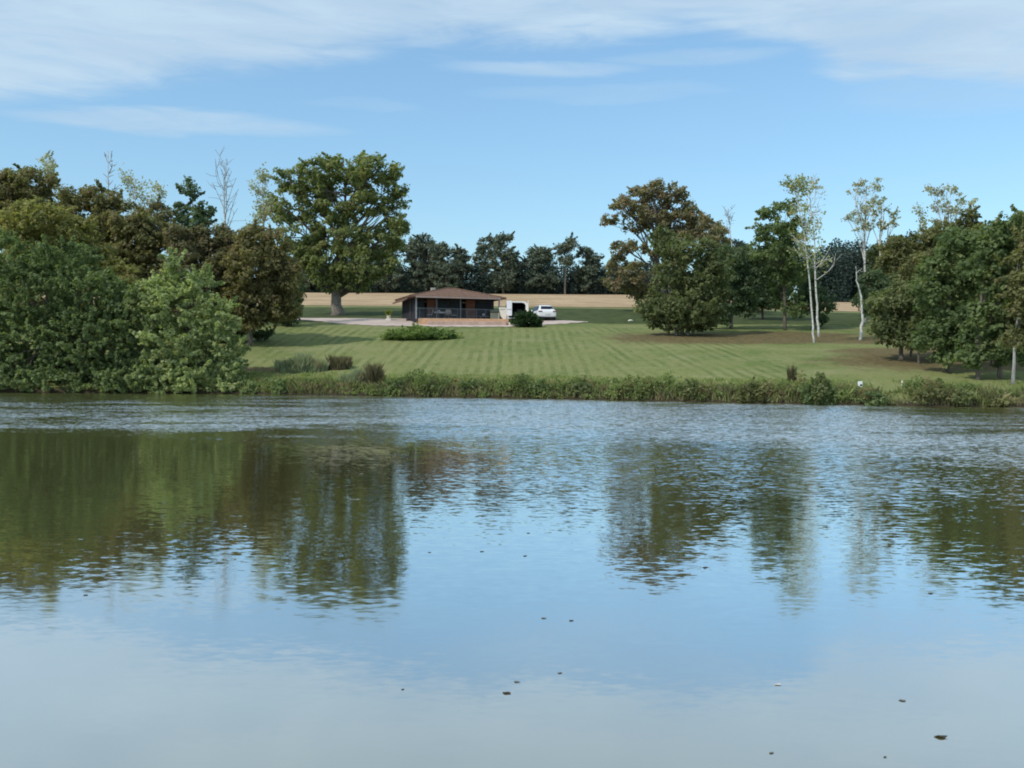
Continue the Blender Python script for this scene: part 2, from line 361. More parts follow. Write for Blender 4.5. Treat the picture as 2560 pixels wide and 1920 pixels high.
def sub_sheet(name, mask, dz, material, label, cat):
    f = grid_faces(mask); u, inv = np.unique(f, return_inverse=True)
    vv = GV[u].copy(); vv[:, 2] += dz
    o = new_mesh(name, vv, inv.reshape(f.shape), material, smooth=True); return tag(o, label, cat, kind='structure')
fm = (ys[:-1, None] >= 127.9) & (ys[:-1, None] < 213) & (np.abs(xs[None, :-1]) < 125)
sub_sheet('field', fm & full, .03, field_mat(), 'dry tan stubble field on the rise behind the house', 'field')
# driveway, draped on the same slope
def drive():
    m, q, o = mat('drive_gravel'); t = q.new('ShaderNodeTexCoord'); P = t.outputs['Object']
    a = q.noise(q.mapv(P, (.5, 1.2, 1)), 1., 5., .6); b = q.noise(P, 14., 4., .7)
    c = q.mix(q.rng(a, .3, .7), (.42, .325, .275), (.58, .475, .415)); c = q.mix(q.rng(b, .45, .75, 0, .4), c, (.28, .22, .19))
    p = q.new('ShaderNodeBsdfPrincipled'); q.put(p.inputs['Base Color'], c); p.inputs['Roughness'].default_value = .9; q.l.new(p.outputs[0], o.inputs[0])
    lo = [(700, 801), (760, 801), (800, 804), (860, 811), (950, 815), (1150, 818), (1290, 818), (1380, 812), (1440, 808), (1470, 806)]
    hi = [(700, 795), (760, 796), (860, 796), (950, 797), (1150, 798), (1290, 799), (1380, 801), (1430, 803), (1470, 805.2)]
    V = []; NXX = 90; NYY = 10
    for i in range(NXX+1):
        px = 700+(1470-700)*i/NXX
        A = GP(px, np.interp(px, *zip(*lo))+.6*math.sin(px*.21), 80); B = GP(px, np.interp(px, *zip(*hi)), 80)
        for k in range(NYY+1):
            p = A.lerp(B, k/NYY); V.append((p.x, p.y, gz(p.x, p.y)+.035))
    Fc = [(i*(NYY+1)+k, (i+1)*(NYY+1)+k, (i+1)*(NYY+1)+k+1, i*(NYY+1)+k+1) for i in range(NXX) for k in range(NYY)]
    d_ = new_mesh('driveway', V, Fc, m, smooth=True); tag(d_, 'pale pinkish gravel driveway along the foot of the house', 'driveway', kind='structure')
drive()
wv = [(-400, -6, 0), (400, -6, 0), (400, 92, 0), (-400, 92, 0)]
wt = new_mesh('water', wv, [(0, 1, 2, 3)], water_mat()); tag(wt, 'rippled lake water reflecting sky and trees', 'lake', kind='structure')

# ------------------------------------------------------------------ trees
def leaves(name, C, Nn, size, material, parent, rng, aspect=.8):
    n = len(C)
    Nn = Nn/np.maximum(np.linalg.norm(Nn, axis=1, keepdims=True), 1e-6)
    r = rng.normal(size=(n, 3)); t = np.cross(Nn, r); t /= np.maximum(np.linalg.norm(t, axis=1, keepdims=True), 1e-6); b = np.cross(Nn, t)
    s = (size*1.06*np.clip(rng.lognormal(0, .35, n), .4, 2.))[:, None]
    V = np.stack([C-t*s*.5, C+b*s*aspect*.5+Nn*s*.08, C+t*s*.5, C-b*s*aspect*.5+Nn*s*.08], 1).reshape(-1, 3)
    return new_mesh(name, V, np.arange(n*4).reshape(n, 4), material, parent)
DENS = 1.55
def crown(blobs, cr, leaf, dens, lc, rng, gap=.15, flat=.65, inner=.3, spray=.2):
    """clump centres and the leaves round them; blobs are ellipsoids in metres"""
    CC = []; own = []
    for bi, (cx, cy, cz, rx, ry, rz) in enumerate(blobs):
        area = 4*PI*(((rx*ry)**1.6+(rx*rz)**1.6+(ry*rz)**1.6)/3)**(1/1.6)
        n = max(4, int(DENS*dens*area/(PI*cr*cr)))
        dv = rng.normal(size=(n, 3)); dv /= np.linalg.norm(dv, axis=1, keepdims=True)
        rad = 1-.12*rng.random(n)-(rng.random(n) < inner)*rng.random(n)*.6
        p = np.array([cx, cy, cz])+dv*rad[:, None]*np.array([rx-cr*.15 if rx > cr else rx*.75, ry, rz-cr*.15 if rz > cr else rz*.75])
        ph = rng.uniform(0, 6, 3); k = 1.6/cr*.5
        fld = np.sin(p[:, 0]*k+ph[0])+np.sin(p[:, 1]*k*.8+ph[1])+np.sin(p[:, 2]*k*1.2+ph[2])
        keep = fld > np.quantile(fld, gap) if gap > 0 else np.ones(n, bool)
        CC.append(p[keep]); own += [bi]*int(keep.sum())
    CC = np.concatenate(CC); own = np.array(own); nc = len(CC)
    csz = cr*rng.uniform(.55, 1.25, nc)
    per = np.maximum(4, (2.7*lc*(csz/leaf)**2).astype(int)); idx = np.repeat(np.arange(nc), per); n = len(idx)
    dv = rng.normal(size=(n, 3)); dv /= np.linalg.norm(dv, axis=1, keepdims=True)
    rr = rng.random(n)**.5
    tilt = rng.normal(size=(nc, 2))*.35
    off = dv*rr[:, None]*csz[idx][:, None]*np.array([1.15, 1.15, flat]); off[:, 2] += off[:, 0]*tilt[idx, 0]+off[:, 1]*tilt[idx, 1]
    cen = np.array([b_[:3] for b_ in blobs])[own]; sdir = (CC-cen); sdir /= np.maximum(np.linalg.norm(sdir, axis=1, keepdims=True), 1e-6)
    sdir = sdir*np.array([1, 1, .5])+np.array([0, 0, .45])+rng.normal(size=(nc, 3))*.35; sdir /= np.linalg.norm(sdir, axis=1, keepdims=True)
    isp = (rng.random(nc) < spray)[idx]; u = rng.random(n)
    so_ = sdir[idx]*(u*2.1-.5)[:, None]*csz[idx][:, None]+dv*(csz[idx]*.42*(1.15-.75*u))[:, None]*rr[:, None]
    off = np.where(isp[:, None], so_, off)
    P = CC[idx]+off
    Nn = dv*.7+np.array([0, 0, .55])+rng.normal(size=(n, 3))*.45
    return CC, own, P, Nn
def bent(a, b, n, wob, rnd, sag=0.):
    a = Vector(a); b = Vector(b); L = (b-a).length; o = [Vector((rnd.gauss(0, 1), rnd.gauss(0, 1), rnd.gauss(0, .5)))*wob*L for _ in range(2)]
    return [a.lerp(b, t)+o[0]*math.sin(PI*t)+o[1]*math.sin(2*PI*t)*.5+Vector((0, 0, sag*L*math.sin(PI*t))) for t in [i/n for i in range(n+1)]]
TREES = []
def tree(name, label, cat, bx, Y, blobs, leafm, trunk_r=.2, by=None, cr=.6, leaf=.2, dens=.9, lc=4., gap=.15, bark=None, group=None,
         seed=0, depth=.9, lean=None, twigs=.35, flat=.65, trunk_top=.75, limbs=True, stems=1, aspect=.8, inner=.3, crown_name='crown', flare=1.3, spray=.2):
    """bx, by: photo pixel of the foot (by None: depth Y decides); blobs: (px, py, rx, ry) photo-pixel ellipses at depth Y"""
    rng = np.random.default_rng(seed+11); rnd = random.Random(seed+5)
    base = GP(bx, by) if (by is not None and Y is None) else GX(bx, Y)
    Y = base.y; k = Y/F
    root = thing(name, label, cat, base-Vector((0, 0, .05)), 0, group)
    B = []
    for j, bl in enumerate(blobs):
        px, py, rx, ry = bl[:4]; p = PW(px, py, Y)-base
        dy = (bl[4] if len(bl) > 4 else rnd.uniform(-.35, .35)*rx*k)
        B.append((p.x, p.y+dy, p.z, rx*k, max(rx, ry*.8)*k*depth, ry*k))
    CC, own, P, Nn = crown(B, cr, leaf, dens, lc, rng, gap, flat, inner, spray)
    lo = ground(P[:, 0]+base.x, P[:, 1]+base.y)-base.z+.04; ok = P[:, 2] > lo; P = P[ok]; Nn = Nn[ok]
    if lean is None:
        wts = [b[3]*b[5] for b in B]; tx = sum(b[0]*w for b, w in zip(B, wts))/sum(wts); tz = max(b[2]+b[5]*.3 for b in B)*trunk_top
        path0 = [(0, 0, -.3), (tx*.08, 0, tz*.3), (tx*.35, 0, tz*.65), (tx*.6, 0, tz)]
    else:
        path0 = [(0, 0, -.3)]+[tuple(PW(a, b, Y)-base) for a, b in lean]
    mb = MB()
    for s in range(stems):
        path = [Vector(p) for p in path0]
        if stems > 1:
            ox = (s-(stems-1)/2)*trunk_r*2.4
            path = [p+Vector((ox*(1+i*1.1), rnd.uniform(-.2, .2)*(1+i), 0)) for i, p in enumerate(path)]
        fine = []
        for i in range(len(path)-1):
            for t in (0, .33, .66): fine.append(path[i].lerp(path[i+1], t)+Vector((rnd.gauss(0, trunk_r*.18), rnd.gauss(0, trunk_r*.18), 0)))
        fine.append(path[-1]); nF = len(fine)
        rad = [trunk_r*(1-.72*(i/(nF-1))**1.1)*(flare if i == 0 else (1+.35*(flare-1) if i == 1 else 1)) for i in range(nF)]
        mb.tube(fine, rad, 9)
    tr = mb.build('trunk', bark or BARK, root, True)
    if limbs:
        lb = MB(); 
        for bi, b in enumerate(B):
            c = Vector(b[:3]); fi = max(1, min(nF-1, int(nF*min(.95, max(.3, (c.z*.62)/max(.1, fine[-1].z))))))
            st = fine[fi]; r0 = min(rad[fi]*.75, max(.05, trunk_r*.42*math.sqrt(b[3]/3.)))
            pts = bent(st, c, 5, .06, rnd, .05); lb.tube(pts, [r0*(1-.75*i/5) for i in range(6)], 6, False)
            mine = CC[own == bi]
            for q_ in mine:
                if rnd.random() < twigs:
                    i0 = rnd.choice([2, 3, 4, 5]); pp = bent(pts[i0], q_, 2, .08, rnd); r1 = r0*.28
                    lb.tube(pp, [r1, r1*.7, r1*.35], 4, False)
        if lb.v: lb.build('limbs', BARK if bark is BARK_OAK else (bark or BARK), root, True)
    leaves(crown_name, P, Nn, leaf, leafm, root, rng, aspect)
    TREES.append((name, len(P))); return root
def bare(name, label, cat, bx, Y, path, leafm=None, r0=.12, bark=None, group=None, seed=0, branches=14, blen=2.2, up=1.3, tufts=0, by=None, sub=3, start=.35, leaf=.16, spread=.5, rmin=.022):
    """a thin or leafless tree; path: photo pixels from foot to tip"""
    rnd = random.Random(seed); rng = np.random.default_rng(seed)
    base = GX(bx, Y) if by is None else GP(bx, by); Y = base.y
    root = thing(name, label, cat, base-Vector((0, 0, .05)), 0, group)
    pts = [Vector((0, 0, -.2))]+[PW(a, b, Y)-base for a, b in path]; fine = []
    for i in range(len(pts)-1):
        for t in (0, .25, .5, .75): fine.append(pts[i].lerp(pts[i+1], t)+Vector((rnd.gauss(0, r0*.25), rnd.gauss(0, r0*.4), 0)))
    fine.append(pts[-1]); n = len(fine); rad = [max(rmin, r0*(1-.85*i/(n-1))) for i in range(n)]
    MB().tube(fine, rad, 8).build('trunk', bark or BARK_BIRCH, root, True)
    tips = []; mb = MB()
    for b in range(branches):
        t = start+(1-start)*(b+rnd.random()*.7)/branches; i = min(n-2, int(t*(n-1)))
        p = fine[i]; an = rnd.uniform(0, 2*PI); L = blen*(1.15-t*.7)*rnd.uniform(.6, 1.2)
        dr = Vector((math.cos(an)*spread*1.6, math.sin(an)*spread*1.3, up*rnd.uniform(.6, 1.1))).normalized()
        e = p+dr*L; pp = bent(p, e, 4, .05, rnd, -.05 if up > .8 else .12); r1 = max(rmin, rad[i]*.5); mb.tube(pp, [max(rmin*.8, r1*(1-.7*k/4)) for k in range(5)], 5, False); tips += pp[2:]
        for s in range(sub):
            q = pp[rnd.choice([1, 2, 3])]; e2 = q+Vector((rnd.gauss(0, .6), rnd.gauss(0, .6), rnd.uniform(.0, 1.) if up > .8 else rnd.uniform(-.9, .3))).normalized()*L*rnd.uniform(.25, .55)
            mb.tube(bent(q, e2, 2, .08, rnd), [rmin*.9, rmin*.75, rmin*.5], 4, False); tips.append(e2)
    mb.build('branches', (bark or BARK_BIRCH) if bark is not None else BARK_GREY, root, True)
    if leafm and tufts:
        C = []; 
        for k in range(tufts):
            c = rnd.choice(tips); m_ = rnd.randint(6, 16); C.append(np.array(c)+rng.normal(size=(m_, 3))*np.array([.22, .22, .30]))
        C = np.concatenate(C); leaves('crown', C, rng.normal(size=C.shape), leaf, leafm, root, rng)
    return root
def pl(Y): return Y/F

# ---- big oaks
tree('oak_tree', 'largest broad green oak with a thick pale trunk standing left of the house', 'tree', 842, 106.5,
 [(800,432,55,38),(868,418,62,36),(935,432,60,38),(985,462,34,34),(722,455,40,34),(700,515,44,40),(775,495,62,48),(862,490,74,52),(940,505,48,34),
  (998,500,22,26),(742,575,62,44),(850,585,70,50),(1000,575,30,40),(945,600,56,42),(990,560,34,28),(812,655,54,48),(905,660,56,48),(962,665,36,36),(775,640,46,42),(735,640,36,34),(880,705,44,30),(820,705,34,26)],
 LM['oak'], trunk_r=.62, cr=.62, leaf=.23, dens=.86, lc=3.6, gap=.13, bark=BARK_OAK, seed=3, twigs=.3, lean=[(842,745),(846,700),(852,610),(858,520)], flare=1.45, inner=.25)
tree('oak_tree', 'browning oak with an open domed crown rising above the right-hand grove', 'tree', 1655, 119,
 [(1638,472,26,22),(1600,492,34,28),(1680,486,38,30),(1712,515,30,30),(1560,520,34,28),(1630,525,50,32),(1524,548,20,15),(1690,552,44,28),(1592,560,34,22),
  (1562,622,32,24),(1543,662,28,28),(1585,690,46,38),(1540,705,26,24),(1640,610,34,32),(1610,725,44,22),(1752,548,34,26),(1785,590,26,32),(1700,600,36,34),(1738,595,30,30)],
 LM['oak_brown'], trunk_r=.55, cr=.55, leaf=.22, dens=.98, lc=3.4, gap=.20, bark=BARK, seed=8, twigs=.5, lean=[(1652,730),(1645,670),(1640,600),(1645,520)])

# ---- left shore trees
SH = dict(spray=.75, cr=.46, leaf=.155, dens=1.2, lc=3.2, gap=.0, inner=.2, flat=.42, group='leafy trees overhanging the left shore', twigs=.1)
tree('shore_tree', 'big dark green tree hanging over the water at the left edge', 'tree', 120, 67.6,
 [(20,945,50,34,-1.9),(90,950,60,32,-2.0),(165,948,60,34,-2.0),(235,950,50,32,-1.9),(-30,940,50,40,-1.8),(150,655,82,55),(80,735,95,75),(215,740,80,75),(95,850,110,85),(235,850,95,85),(60,925,95,52),(190,930,100,48),(-40,830,60,110),(20,650,40,60)], LM['shore'], trunk_r=.22, seed=21, **SH)
tree('shore_tree', 'lower dark green tree between the big shore tree and the pale-topped one', 'tree', 320, 66.8,
 [(290,950,46,32,-1.4),(345,950,50,32,-1.4),(385,945,40,34,-1.3),(300,745,42,45),(325,820,62,70),(345,915,78,60),(285,870,60,70)], LM['shore'], trunk_r=.16, seed=22, **SH)
tree('shore_tree', 'pale green pointed tree at the right end of the left shore trees', 'tree', 470, 66.8,
 [(430,950,56,32,-1.5),(500,950,56,32,-1.5),(560,952,44,28,-1.3),(596,960,22,18,-1.),(437,662,22,30),(412,722,50,40),(495,716,42,40),(455,770,80,55),(552,795,40,48),(385,760,38,40),(450,850,95,65),(560,868,52,50),(410,925,85,52),(500,930,90,48),(575,930,40,42)], LM['light'], trunk_r=.2, seed=23, **SH)
BH = dict(cr=.58, leaf=.185, dens=1.25, lc=3.4, gap=.0, twigs=.08, inner=.2)
tree('yellowing_tree', 'yellow-green topped tree behind the big shore tree at far left', 'tree', 110, 76, [(95,545,78,38),(50,600,60,55),(190,585,52,42),(235,645,42,40),(130,630,80,60),(300,700,40,50)], LM['yellow'], seed=31, **BH)
G_ = 'brown and olive trees of the left wood'
tree('wood_tree', 'tallest brown tree of the left wood at the left edge', 'tree', 60, 88, [(25,462,50,34),(92,458,52,34),(20,540,70,70),(120,530,60,60),(-40,520,60,70),(60,640,90,80),(0,740,90,80),(110,750,90,80)], LM['brown'], seed=32, group=G_, **BH)
tree('wood_tree', 'olive-brown round tree second from the left edge of the wood', 'tree', 225, 86, [(190,498,46,30),(250,500,44,34),(215,560,66,55),(290,545,50,48),(250,640,80,80),(330,650,50,70),(220,770,90,80)], LM['brown'], seed=33, group=G_, **BH)
tree('wood_tree', 'olive-brown tree in the middle of the left wood behind the pale tree', 'tree', 360, 84, [(325,560,44,32),(370,585,50,42),(420,600,40,36),(330,680,80,80),(400,720,60,80),(420,800,80,80),(320,800,80,70)], LM['brown'], seed=34, group=G_, **BH)
tree('wood_tree', 'dark brown wide tree right of the middle of the left wood', 'tree', 505, 82, [(455,592,46,32),(530,590,44,30),(575,610,30,34),(500,680,84,66),(578,700,46,70),(560,790,66,60),(600,640,34,50),(480,620,50,40),(500,820,70,50)], LM['darkbrown'], seed=35, group=G_, **BH)
tree('wood_tree', 'rust-tinged tree with a bare dark trunk at the right end of the left wood', 'tree', 626, None,
 [(640,598,44,32),(692,610,34,34),(640,670,66,60),(694,690,46,62),(725,700,28,50),(650,760,66,52),(705,770,42,42),(618,800,36,26),(600,720,40,60)], LM['rust'], by=867, trunk_r=.17, seed=36, group=G_, **BH)
tree('wood_tree', 'small dark evergreen at the foot of the left wood beside the driveway', 'tree', 722, 93, [(722,720,32,50),(720,770,33,34),(700,770,30,34)], LM['dark'], seed=37, group=G_, **BH)
tree('sapling', 'small sapling under the rust-tinged tree at the lawn edge', 'tree', 662, None, [(655,838,20,10),(670,828,16,10)], LM['dark'], by=852, trunk_r=.05, cr=.25, leaf=.14, dens=1.2, seed=38, limbs=False)
tree('poplar_tree', 'narrow dark green tree poking above the left wood', 'tree', 480, 92, [(472,480,24,26),(455,525,22,30),(505,515,28,28),(480,560,46,40),(470,455,10,14)], LM['dark'], cr=.45, leaf=.19, dens=.9, gap=.28, seed=39)
tree('purple_leaved_tree', 'sparse reddish crown left of the dark narrow tree above the left wood', 'tree', 395, 90, [(365,525,20,12),(400,515,26,14),(425,530,18,18),(380,550,34,20)], LM['darkbrown'], cr=.4, leaf=.19, dens=.7, gap=.35, seed=40)
tree('birch_tree', 'pale drooping birch top above the far left of the wood', 'tree', 130, 91, [(112,396,16,16),(126,425,22,26),(140,455,20,20),(120,445,14,24)], LM['birch_pale'], trunk_r=.12, cr=.32, leaf=.15, dens=.75, lc=2.2, gap=.25, bark=BARK_BIRCH, seed=41, twigs=.8, lean=[(128,600),(126,470),(120,400)])
bare('bare_tree', 'single thin leafless pole-like trunk above the left wood', 'tree', 272, 90, [(272,640),(271,500),(270,375)], None, r0=.11, seed=42, branches=9, blen=2.1, start=.60, up=2.2, rmin=.035)
bare('bare_tree', 'wispy bare tree with a few leaves right of the thin pole trunk', 'tree', 345, 91, [(346,600),(344,520),(320,436)], LM['birch_pale'], r0=.08, seed=43, branches=22, blen=2.6, start=.5, up=1.2, tufts=60, rmin=.018)
bare('bare_tree', 'wispy twiggy tree just left of the dark narrow tree', 'tree', 398, 90, [(398,600),(400,540),(396,455)], LM['birch_pale'], r0=.07, seed=44, branches=14, blen=1.7, start=.5, up=1., tufts=70, rmin=.018)
bare('bare_tree', 'leafless tree with straight rising branches between the dark narrow tree and the oak', 'tree', 562, 91, [(562,600),(560,500),(562,402)], LM['birch_pale'], r0=.14, seed=45, branches=16, blen=4.2, start=.45, up=2.0, tufts=0, rmin=.022)
bare('birch_tree', 'pale wispy birch touching the left side of the big oak', 'tree', 660, 94, [(660,760),(658,560),(656,420)], LM['birch_pale'], r0=.13, seed=46, branches=30, blen=2.5, start=.5, up=1.1, tufts=170)

# ---- far treeline on the rise
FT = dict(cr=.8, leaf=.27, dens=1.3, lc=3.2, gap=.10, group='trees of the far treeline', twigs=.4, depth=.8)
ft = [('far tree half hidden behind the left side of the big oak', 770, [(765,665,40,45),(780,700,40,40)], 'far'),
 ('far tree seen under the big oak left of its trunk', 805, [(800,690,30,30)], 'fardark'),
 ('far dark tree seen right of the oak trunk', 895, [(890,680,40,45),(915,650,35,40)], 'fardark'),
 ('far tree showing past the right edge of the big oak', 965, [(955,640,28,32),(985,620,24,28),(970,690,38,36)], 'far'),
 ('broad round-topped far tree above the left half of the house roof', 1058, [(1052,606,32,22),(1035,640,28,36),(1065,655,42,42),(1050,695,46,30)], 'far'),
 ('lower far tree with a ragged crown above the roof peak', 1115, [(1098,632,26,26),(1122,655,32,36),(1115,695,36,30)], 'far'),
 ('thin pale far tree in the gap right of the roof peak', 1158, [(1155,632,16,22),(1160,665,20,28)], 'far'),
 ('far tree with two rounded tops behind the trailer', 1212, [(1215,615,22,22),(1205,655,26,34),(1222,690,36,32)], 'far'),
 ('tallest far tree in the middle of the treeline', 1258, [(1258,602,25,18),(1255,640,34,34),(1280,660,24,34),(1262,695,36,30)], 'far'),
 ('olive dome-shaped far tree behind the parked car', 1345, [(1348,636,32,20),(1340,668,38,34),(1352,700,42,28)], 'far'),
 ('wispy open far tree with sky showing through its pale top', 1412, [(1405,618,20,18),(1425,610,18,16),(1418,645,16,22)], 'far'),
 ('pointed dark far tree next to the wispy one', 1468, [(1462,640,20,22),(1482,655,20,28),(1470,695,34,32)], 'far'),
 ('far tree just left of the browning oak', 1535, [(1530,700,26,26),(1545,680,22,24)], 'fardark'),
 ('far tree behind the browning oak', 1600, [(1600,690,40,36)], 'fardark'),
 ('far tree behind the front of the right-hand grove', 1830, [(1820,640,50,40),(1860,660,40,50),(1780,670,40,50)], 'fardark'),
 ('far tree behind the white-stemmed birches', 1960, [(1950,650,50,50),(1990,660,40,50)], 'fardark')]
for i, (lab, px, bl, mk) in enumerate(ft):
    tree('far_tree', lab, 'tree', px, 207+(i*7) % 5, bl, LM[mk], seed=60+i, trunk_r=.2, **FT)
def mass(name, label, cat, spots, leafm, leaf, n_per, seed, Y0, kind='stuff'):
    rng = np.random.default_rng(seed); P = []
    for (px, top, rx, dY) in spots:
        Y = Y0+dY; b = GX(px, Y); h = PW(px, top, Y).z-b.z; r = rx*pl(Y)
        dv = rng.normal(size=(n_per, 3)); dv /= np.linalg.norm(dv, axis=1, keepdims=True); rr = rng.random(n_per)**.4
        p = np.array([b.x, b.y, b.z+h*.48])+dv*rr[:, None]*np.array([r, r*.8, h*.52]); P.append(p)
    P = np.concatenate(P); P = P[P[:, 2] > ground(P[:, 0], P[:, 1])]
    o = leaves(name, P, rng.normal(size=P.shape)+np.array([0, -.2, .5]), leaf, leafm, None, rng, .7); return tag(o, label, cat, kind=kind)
rnd0 = random.Random(4)
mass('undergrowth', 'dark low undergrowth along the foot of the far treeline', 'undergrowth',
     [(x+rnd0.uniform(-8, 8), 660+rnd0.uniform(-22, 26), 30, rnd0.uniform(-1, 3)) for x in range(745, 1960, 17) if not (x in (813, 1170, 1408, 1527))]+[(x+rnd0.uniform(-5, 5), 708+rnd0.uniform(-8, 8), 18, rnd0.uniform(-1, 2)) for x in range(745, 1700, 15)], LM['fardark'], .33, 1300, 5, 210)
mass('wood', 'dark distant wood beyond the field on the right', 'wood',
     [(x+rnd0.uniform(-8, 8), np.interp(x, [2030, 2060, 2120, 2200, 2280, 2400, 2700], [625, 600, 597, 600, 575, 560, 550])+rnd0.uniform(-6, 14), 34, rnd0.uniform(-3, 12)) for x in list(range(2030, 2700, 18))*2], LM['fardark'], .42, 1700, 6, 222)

# ---- right-hand grove on the lawn
RG = dict(cr=.52, leaf=.19, dens=1.15, lc=3.2, gap=.10, twigs=.35)
tree('grove_tree', 'many-stemmed olive tree drooping to the lawn in front of the browning oak', 'tree', 1705, None,
 [(1655,602,36,30),(1700,640,52,46),(1675,700,50,52),(1740,690,56,60),(1722,770,66,44),(1665,775,42,36),(1768,640,32,46),(1640,800,26,24),(1790,740,34,46),(1750,800,40,26),(1700,805,40,24),(1790,690,40,44),(1615,770,22,26),(1780,780,34,34)], LM['grove'], by=838, trunk_r=.16, stems=3, bark=BARK_GREY, seed=81, **RG)
tree('grove_tree', 'dark green tree with a straight trunk right of the many-stemmed one', 'tree', 1828, None,
 [(1815,660,44,50),(1850,700,46,50),(1820,750,50,40),(1862,760,34,34),(1800,780,30,30),(1880,690,34,44)], LM['dark'], by=823, trunk_r=.17, seed=82, **RG)
tree('grove_tree', 'brownish thin tree between the browning oak and the dark green tree', 'tree', 1800, 112, [(1790,600,30,40),(1840,640,30,30),(1770,560,20,20)], LM['oak_brown'], trunk_r=.12, seed=83, cr=.5, leaf=.22, dens=.8, gap=.3)
tree('grove_tree', 'light green open tree left of the white birches', 'tree', 1962, None,
 [(1925,530,30,24),(1965,535,36,32),(1905,565,20,16),(1940,580,48,32),(1995,580,24,36),(1930,640,56,48),(1985,660,46,56),(1950,720,52,48),(1975,770,34,28),(1895,620,24,30)], LM['green'], by=826, trunk_r=.16, seed=84, cr=.5, leaf=.2, dens=.85, lc=3., gap=.25, twigs=.5)
tree('grove_tree', 'low dark green tree behind the foot of the birches', 'tree', 2035, 95, [(2030,740,40,44),(2060,770,26,34),(2020,700,30,30)], LM['dark'], trunk_r=.12, seed=85, **RG)
tree('shrub', 'brownish shrub on the field edge seen between the grove trunks', 'shrub', 1893, 121, [(1885,770,24,14),(1905,762,18,14)], LM['oak_brown'], trunk_r=.08, cr=.4, leaf=.2, dens=.9, seed=86)
bare('bare_tree', 'thin leafless tree between the browning oak and the light green tree', 'tree', 1832, 108, [(1832,640),(1824,560),(1818,520)], None, r0=.08, seed=87, branches=14, blen=2., start=.55, up=1.2)
bare('birch_tree', 'front white birch of the pair with a leaning stem', 'tree', 2035, None, [(2031,800),(2024,700),(2010,590),(1993,500),(1985,468)], LM['birch'], by=857, r0=.085, seed=88, bark=BARK_BIRCH, branches=20, blen=2.4, start=.45, up=.9, tufts=110)
bare('birch_tree', 'tall half-bare white birch with fine grey twigs at its top', 'tree', 2047, None, [(2044,780),(2038,700),(2036,600),(2028,520),(2020,455)], LM['birch_pale'], by=842, r0=.105, seed=89, bark=BARK_BIRCH, branches=17, blen=2.8, start=.42, up=1.5, tufts=26)
bare('birch_tree', 'short white birch stem with a broken top standing alone in the gap', 'tree', 2150, None, [(2157,800),(2152,740),(2143,700),(2139,664)], None, by=850, r0=.13, seed=90, bark=BARK_BIRCH, branches=1, blen=1., start=.6, up=.8)
tree('grove_tree', 'dark green bushy tree around the broken-topped birch', 'tree', 2178, 92, [(2165,745,28,26),(2190,760,38,28),(2180,710,32,34),(2215,720,30,40)], LM['dark'], trunk_r=.1, seed=91, **RG)
tree('birch_tree', 'tallest birch with an airy pale crown above the dark distant wood', 'tree', 2164, 101,
 [(2146,450,16,16),(2162,470,22,24),(2190,462,18,18),(2118,540,14,10),(2142,545,20,18),(2175,520,28,22),(2200,500,16,18),(2160,570,22,18),(2130,475,10,9)], LM['birch_pale'], trunk_r=.15, cr=.34, leaf=.15, dens=.62, lc=1.9, gap=.35, bark=BARK_BIRCH, seed=92, twigs=.9, lean=[(2163,700),(2161,580),(2166,470)])
tree('birch_tree', 'birch with a drooping pale crown right beside the tallest birch', 'tree', 2206, 100,
 [(2208,510,18,18),(2228,540,16,18),(2210,560,20,18),(2190,540,16,16),(2238,565,10,14)], LM['birch'], trunk_r=.13, cr=.34, leaf=.15, dens=.65, lc=1.9, gap=.32, bark=BARK_BIRCH, seed=93, twigs=.9, lean=[(2204,700),(2199,600),(2204,520)])
tree('birch_tree', 'wide-topped pale birch above the olive trees near the right edge', 'tree', 2364, 98,
 [(2338,470,22,18),(2370,472,22,20),(2392,500,22,18),(2425,512,18,14),(2355,510,24,18),(2348,550,18,12),(2385,535,24,18),(2440,535,12,10)], LM['birch_pale'], trunk_r=.15, cr=.34, leaf=.15, dens=.62, lc=1.9, gap=.32, bark=BARK_BIRCH, seed=94, twigs=.9, lean=[(2366,700),(2368,600),(2372,500)])
bare('bare_tree', 'thin grey stem with few twigs left of the wide-topped birch', 'tree', 2302, 100, [(2302,700),(2303,600),(2300,514)], LM['birch'], r0=.07, seed=95, branches=14, blen=1.5, start=.6, tufts=30)
OG = dict(cr=.55, leaf=.19, dens=1.25, lc=3.3, gap=.04, twigs=.2)
tree('grove_tree', 'olive tree on the slope behind the leaning grove trees', 'tree', 2240, 96, [(2245,620,44,30),(2235,670,44,42),(2290,640,50,46),(2260,730,64,50),(2210,740,30,30)], LM['olive'], seed=96, **OG)
tree('grove_tree', 'brown-olive tree crowning the slope near the right edge', 'tree', 2345, 96, [(2320,600,44,26),(2370,590,46,34),(2350,660,70,56),(2420,545,30,26),(2440,600,44,44)], LM['olive'], seed=97, **OG)
tree('grove_tree', 'low olive tree leaning left with a dark crooked trunk', 'tree', 2252, None, [(2240,765,58,44),(2290,725,50,42),(2200,760,34,26),(2212,805,34,20),(2275,820,52,34),(2300,780,34,44),(2235,835,40,26),(2270,850,44,24),(2205,825,26,18)], LM['grove'], by=902, trunk_r=.16, seed=98, **OG)
tree('grove_tree', 'small slender tree with a pale trunk right of the crooked one', 'tree', 2296, None, [(2295,855,24,20),(2305,830,24,22)], LM['grove'], by=910, trunk_r=.08, seed=99, cr=.4, leaf=.2, dens=.9)
tree('grove_tree', 'bright green full tree with a low crown on a short dark trunk', 'tree', 2367, None,
 [(2405,610,52,40),(2375,680,52,50),(2345,750,44,50),(2390,750,54,54),(2430,680,54,56),(2355,820,40,38),(2405,820,44,38),(2370,862,34,32),(2330,700,44,50),(2320,835,36,34),(2350,880,30,20),(2395,878,30,22)], LM['green'], by=932, trunk_r=.18, seed=100, **OG)
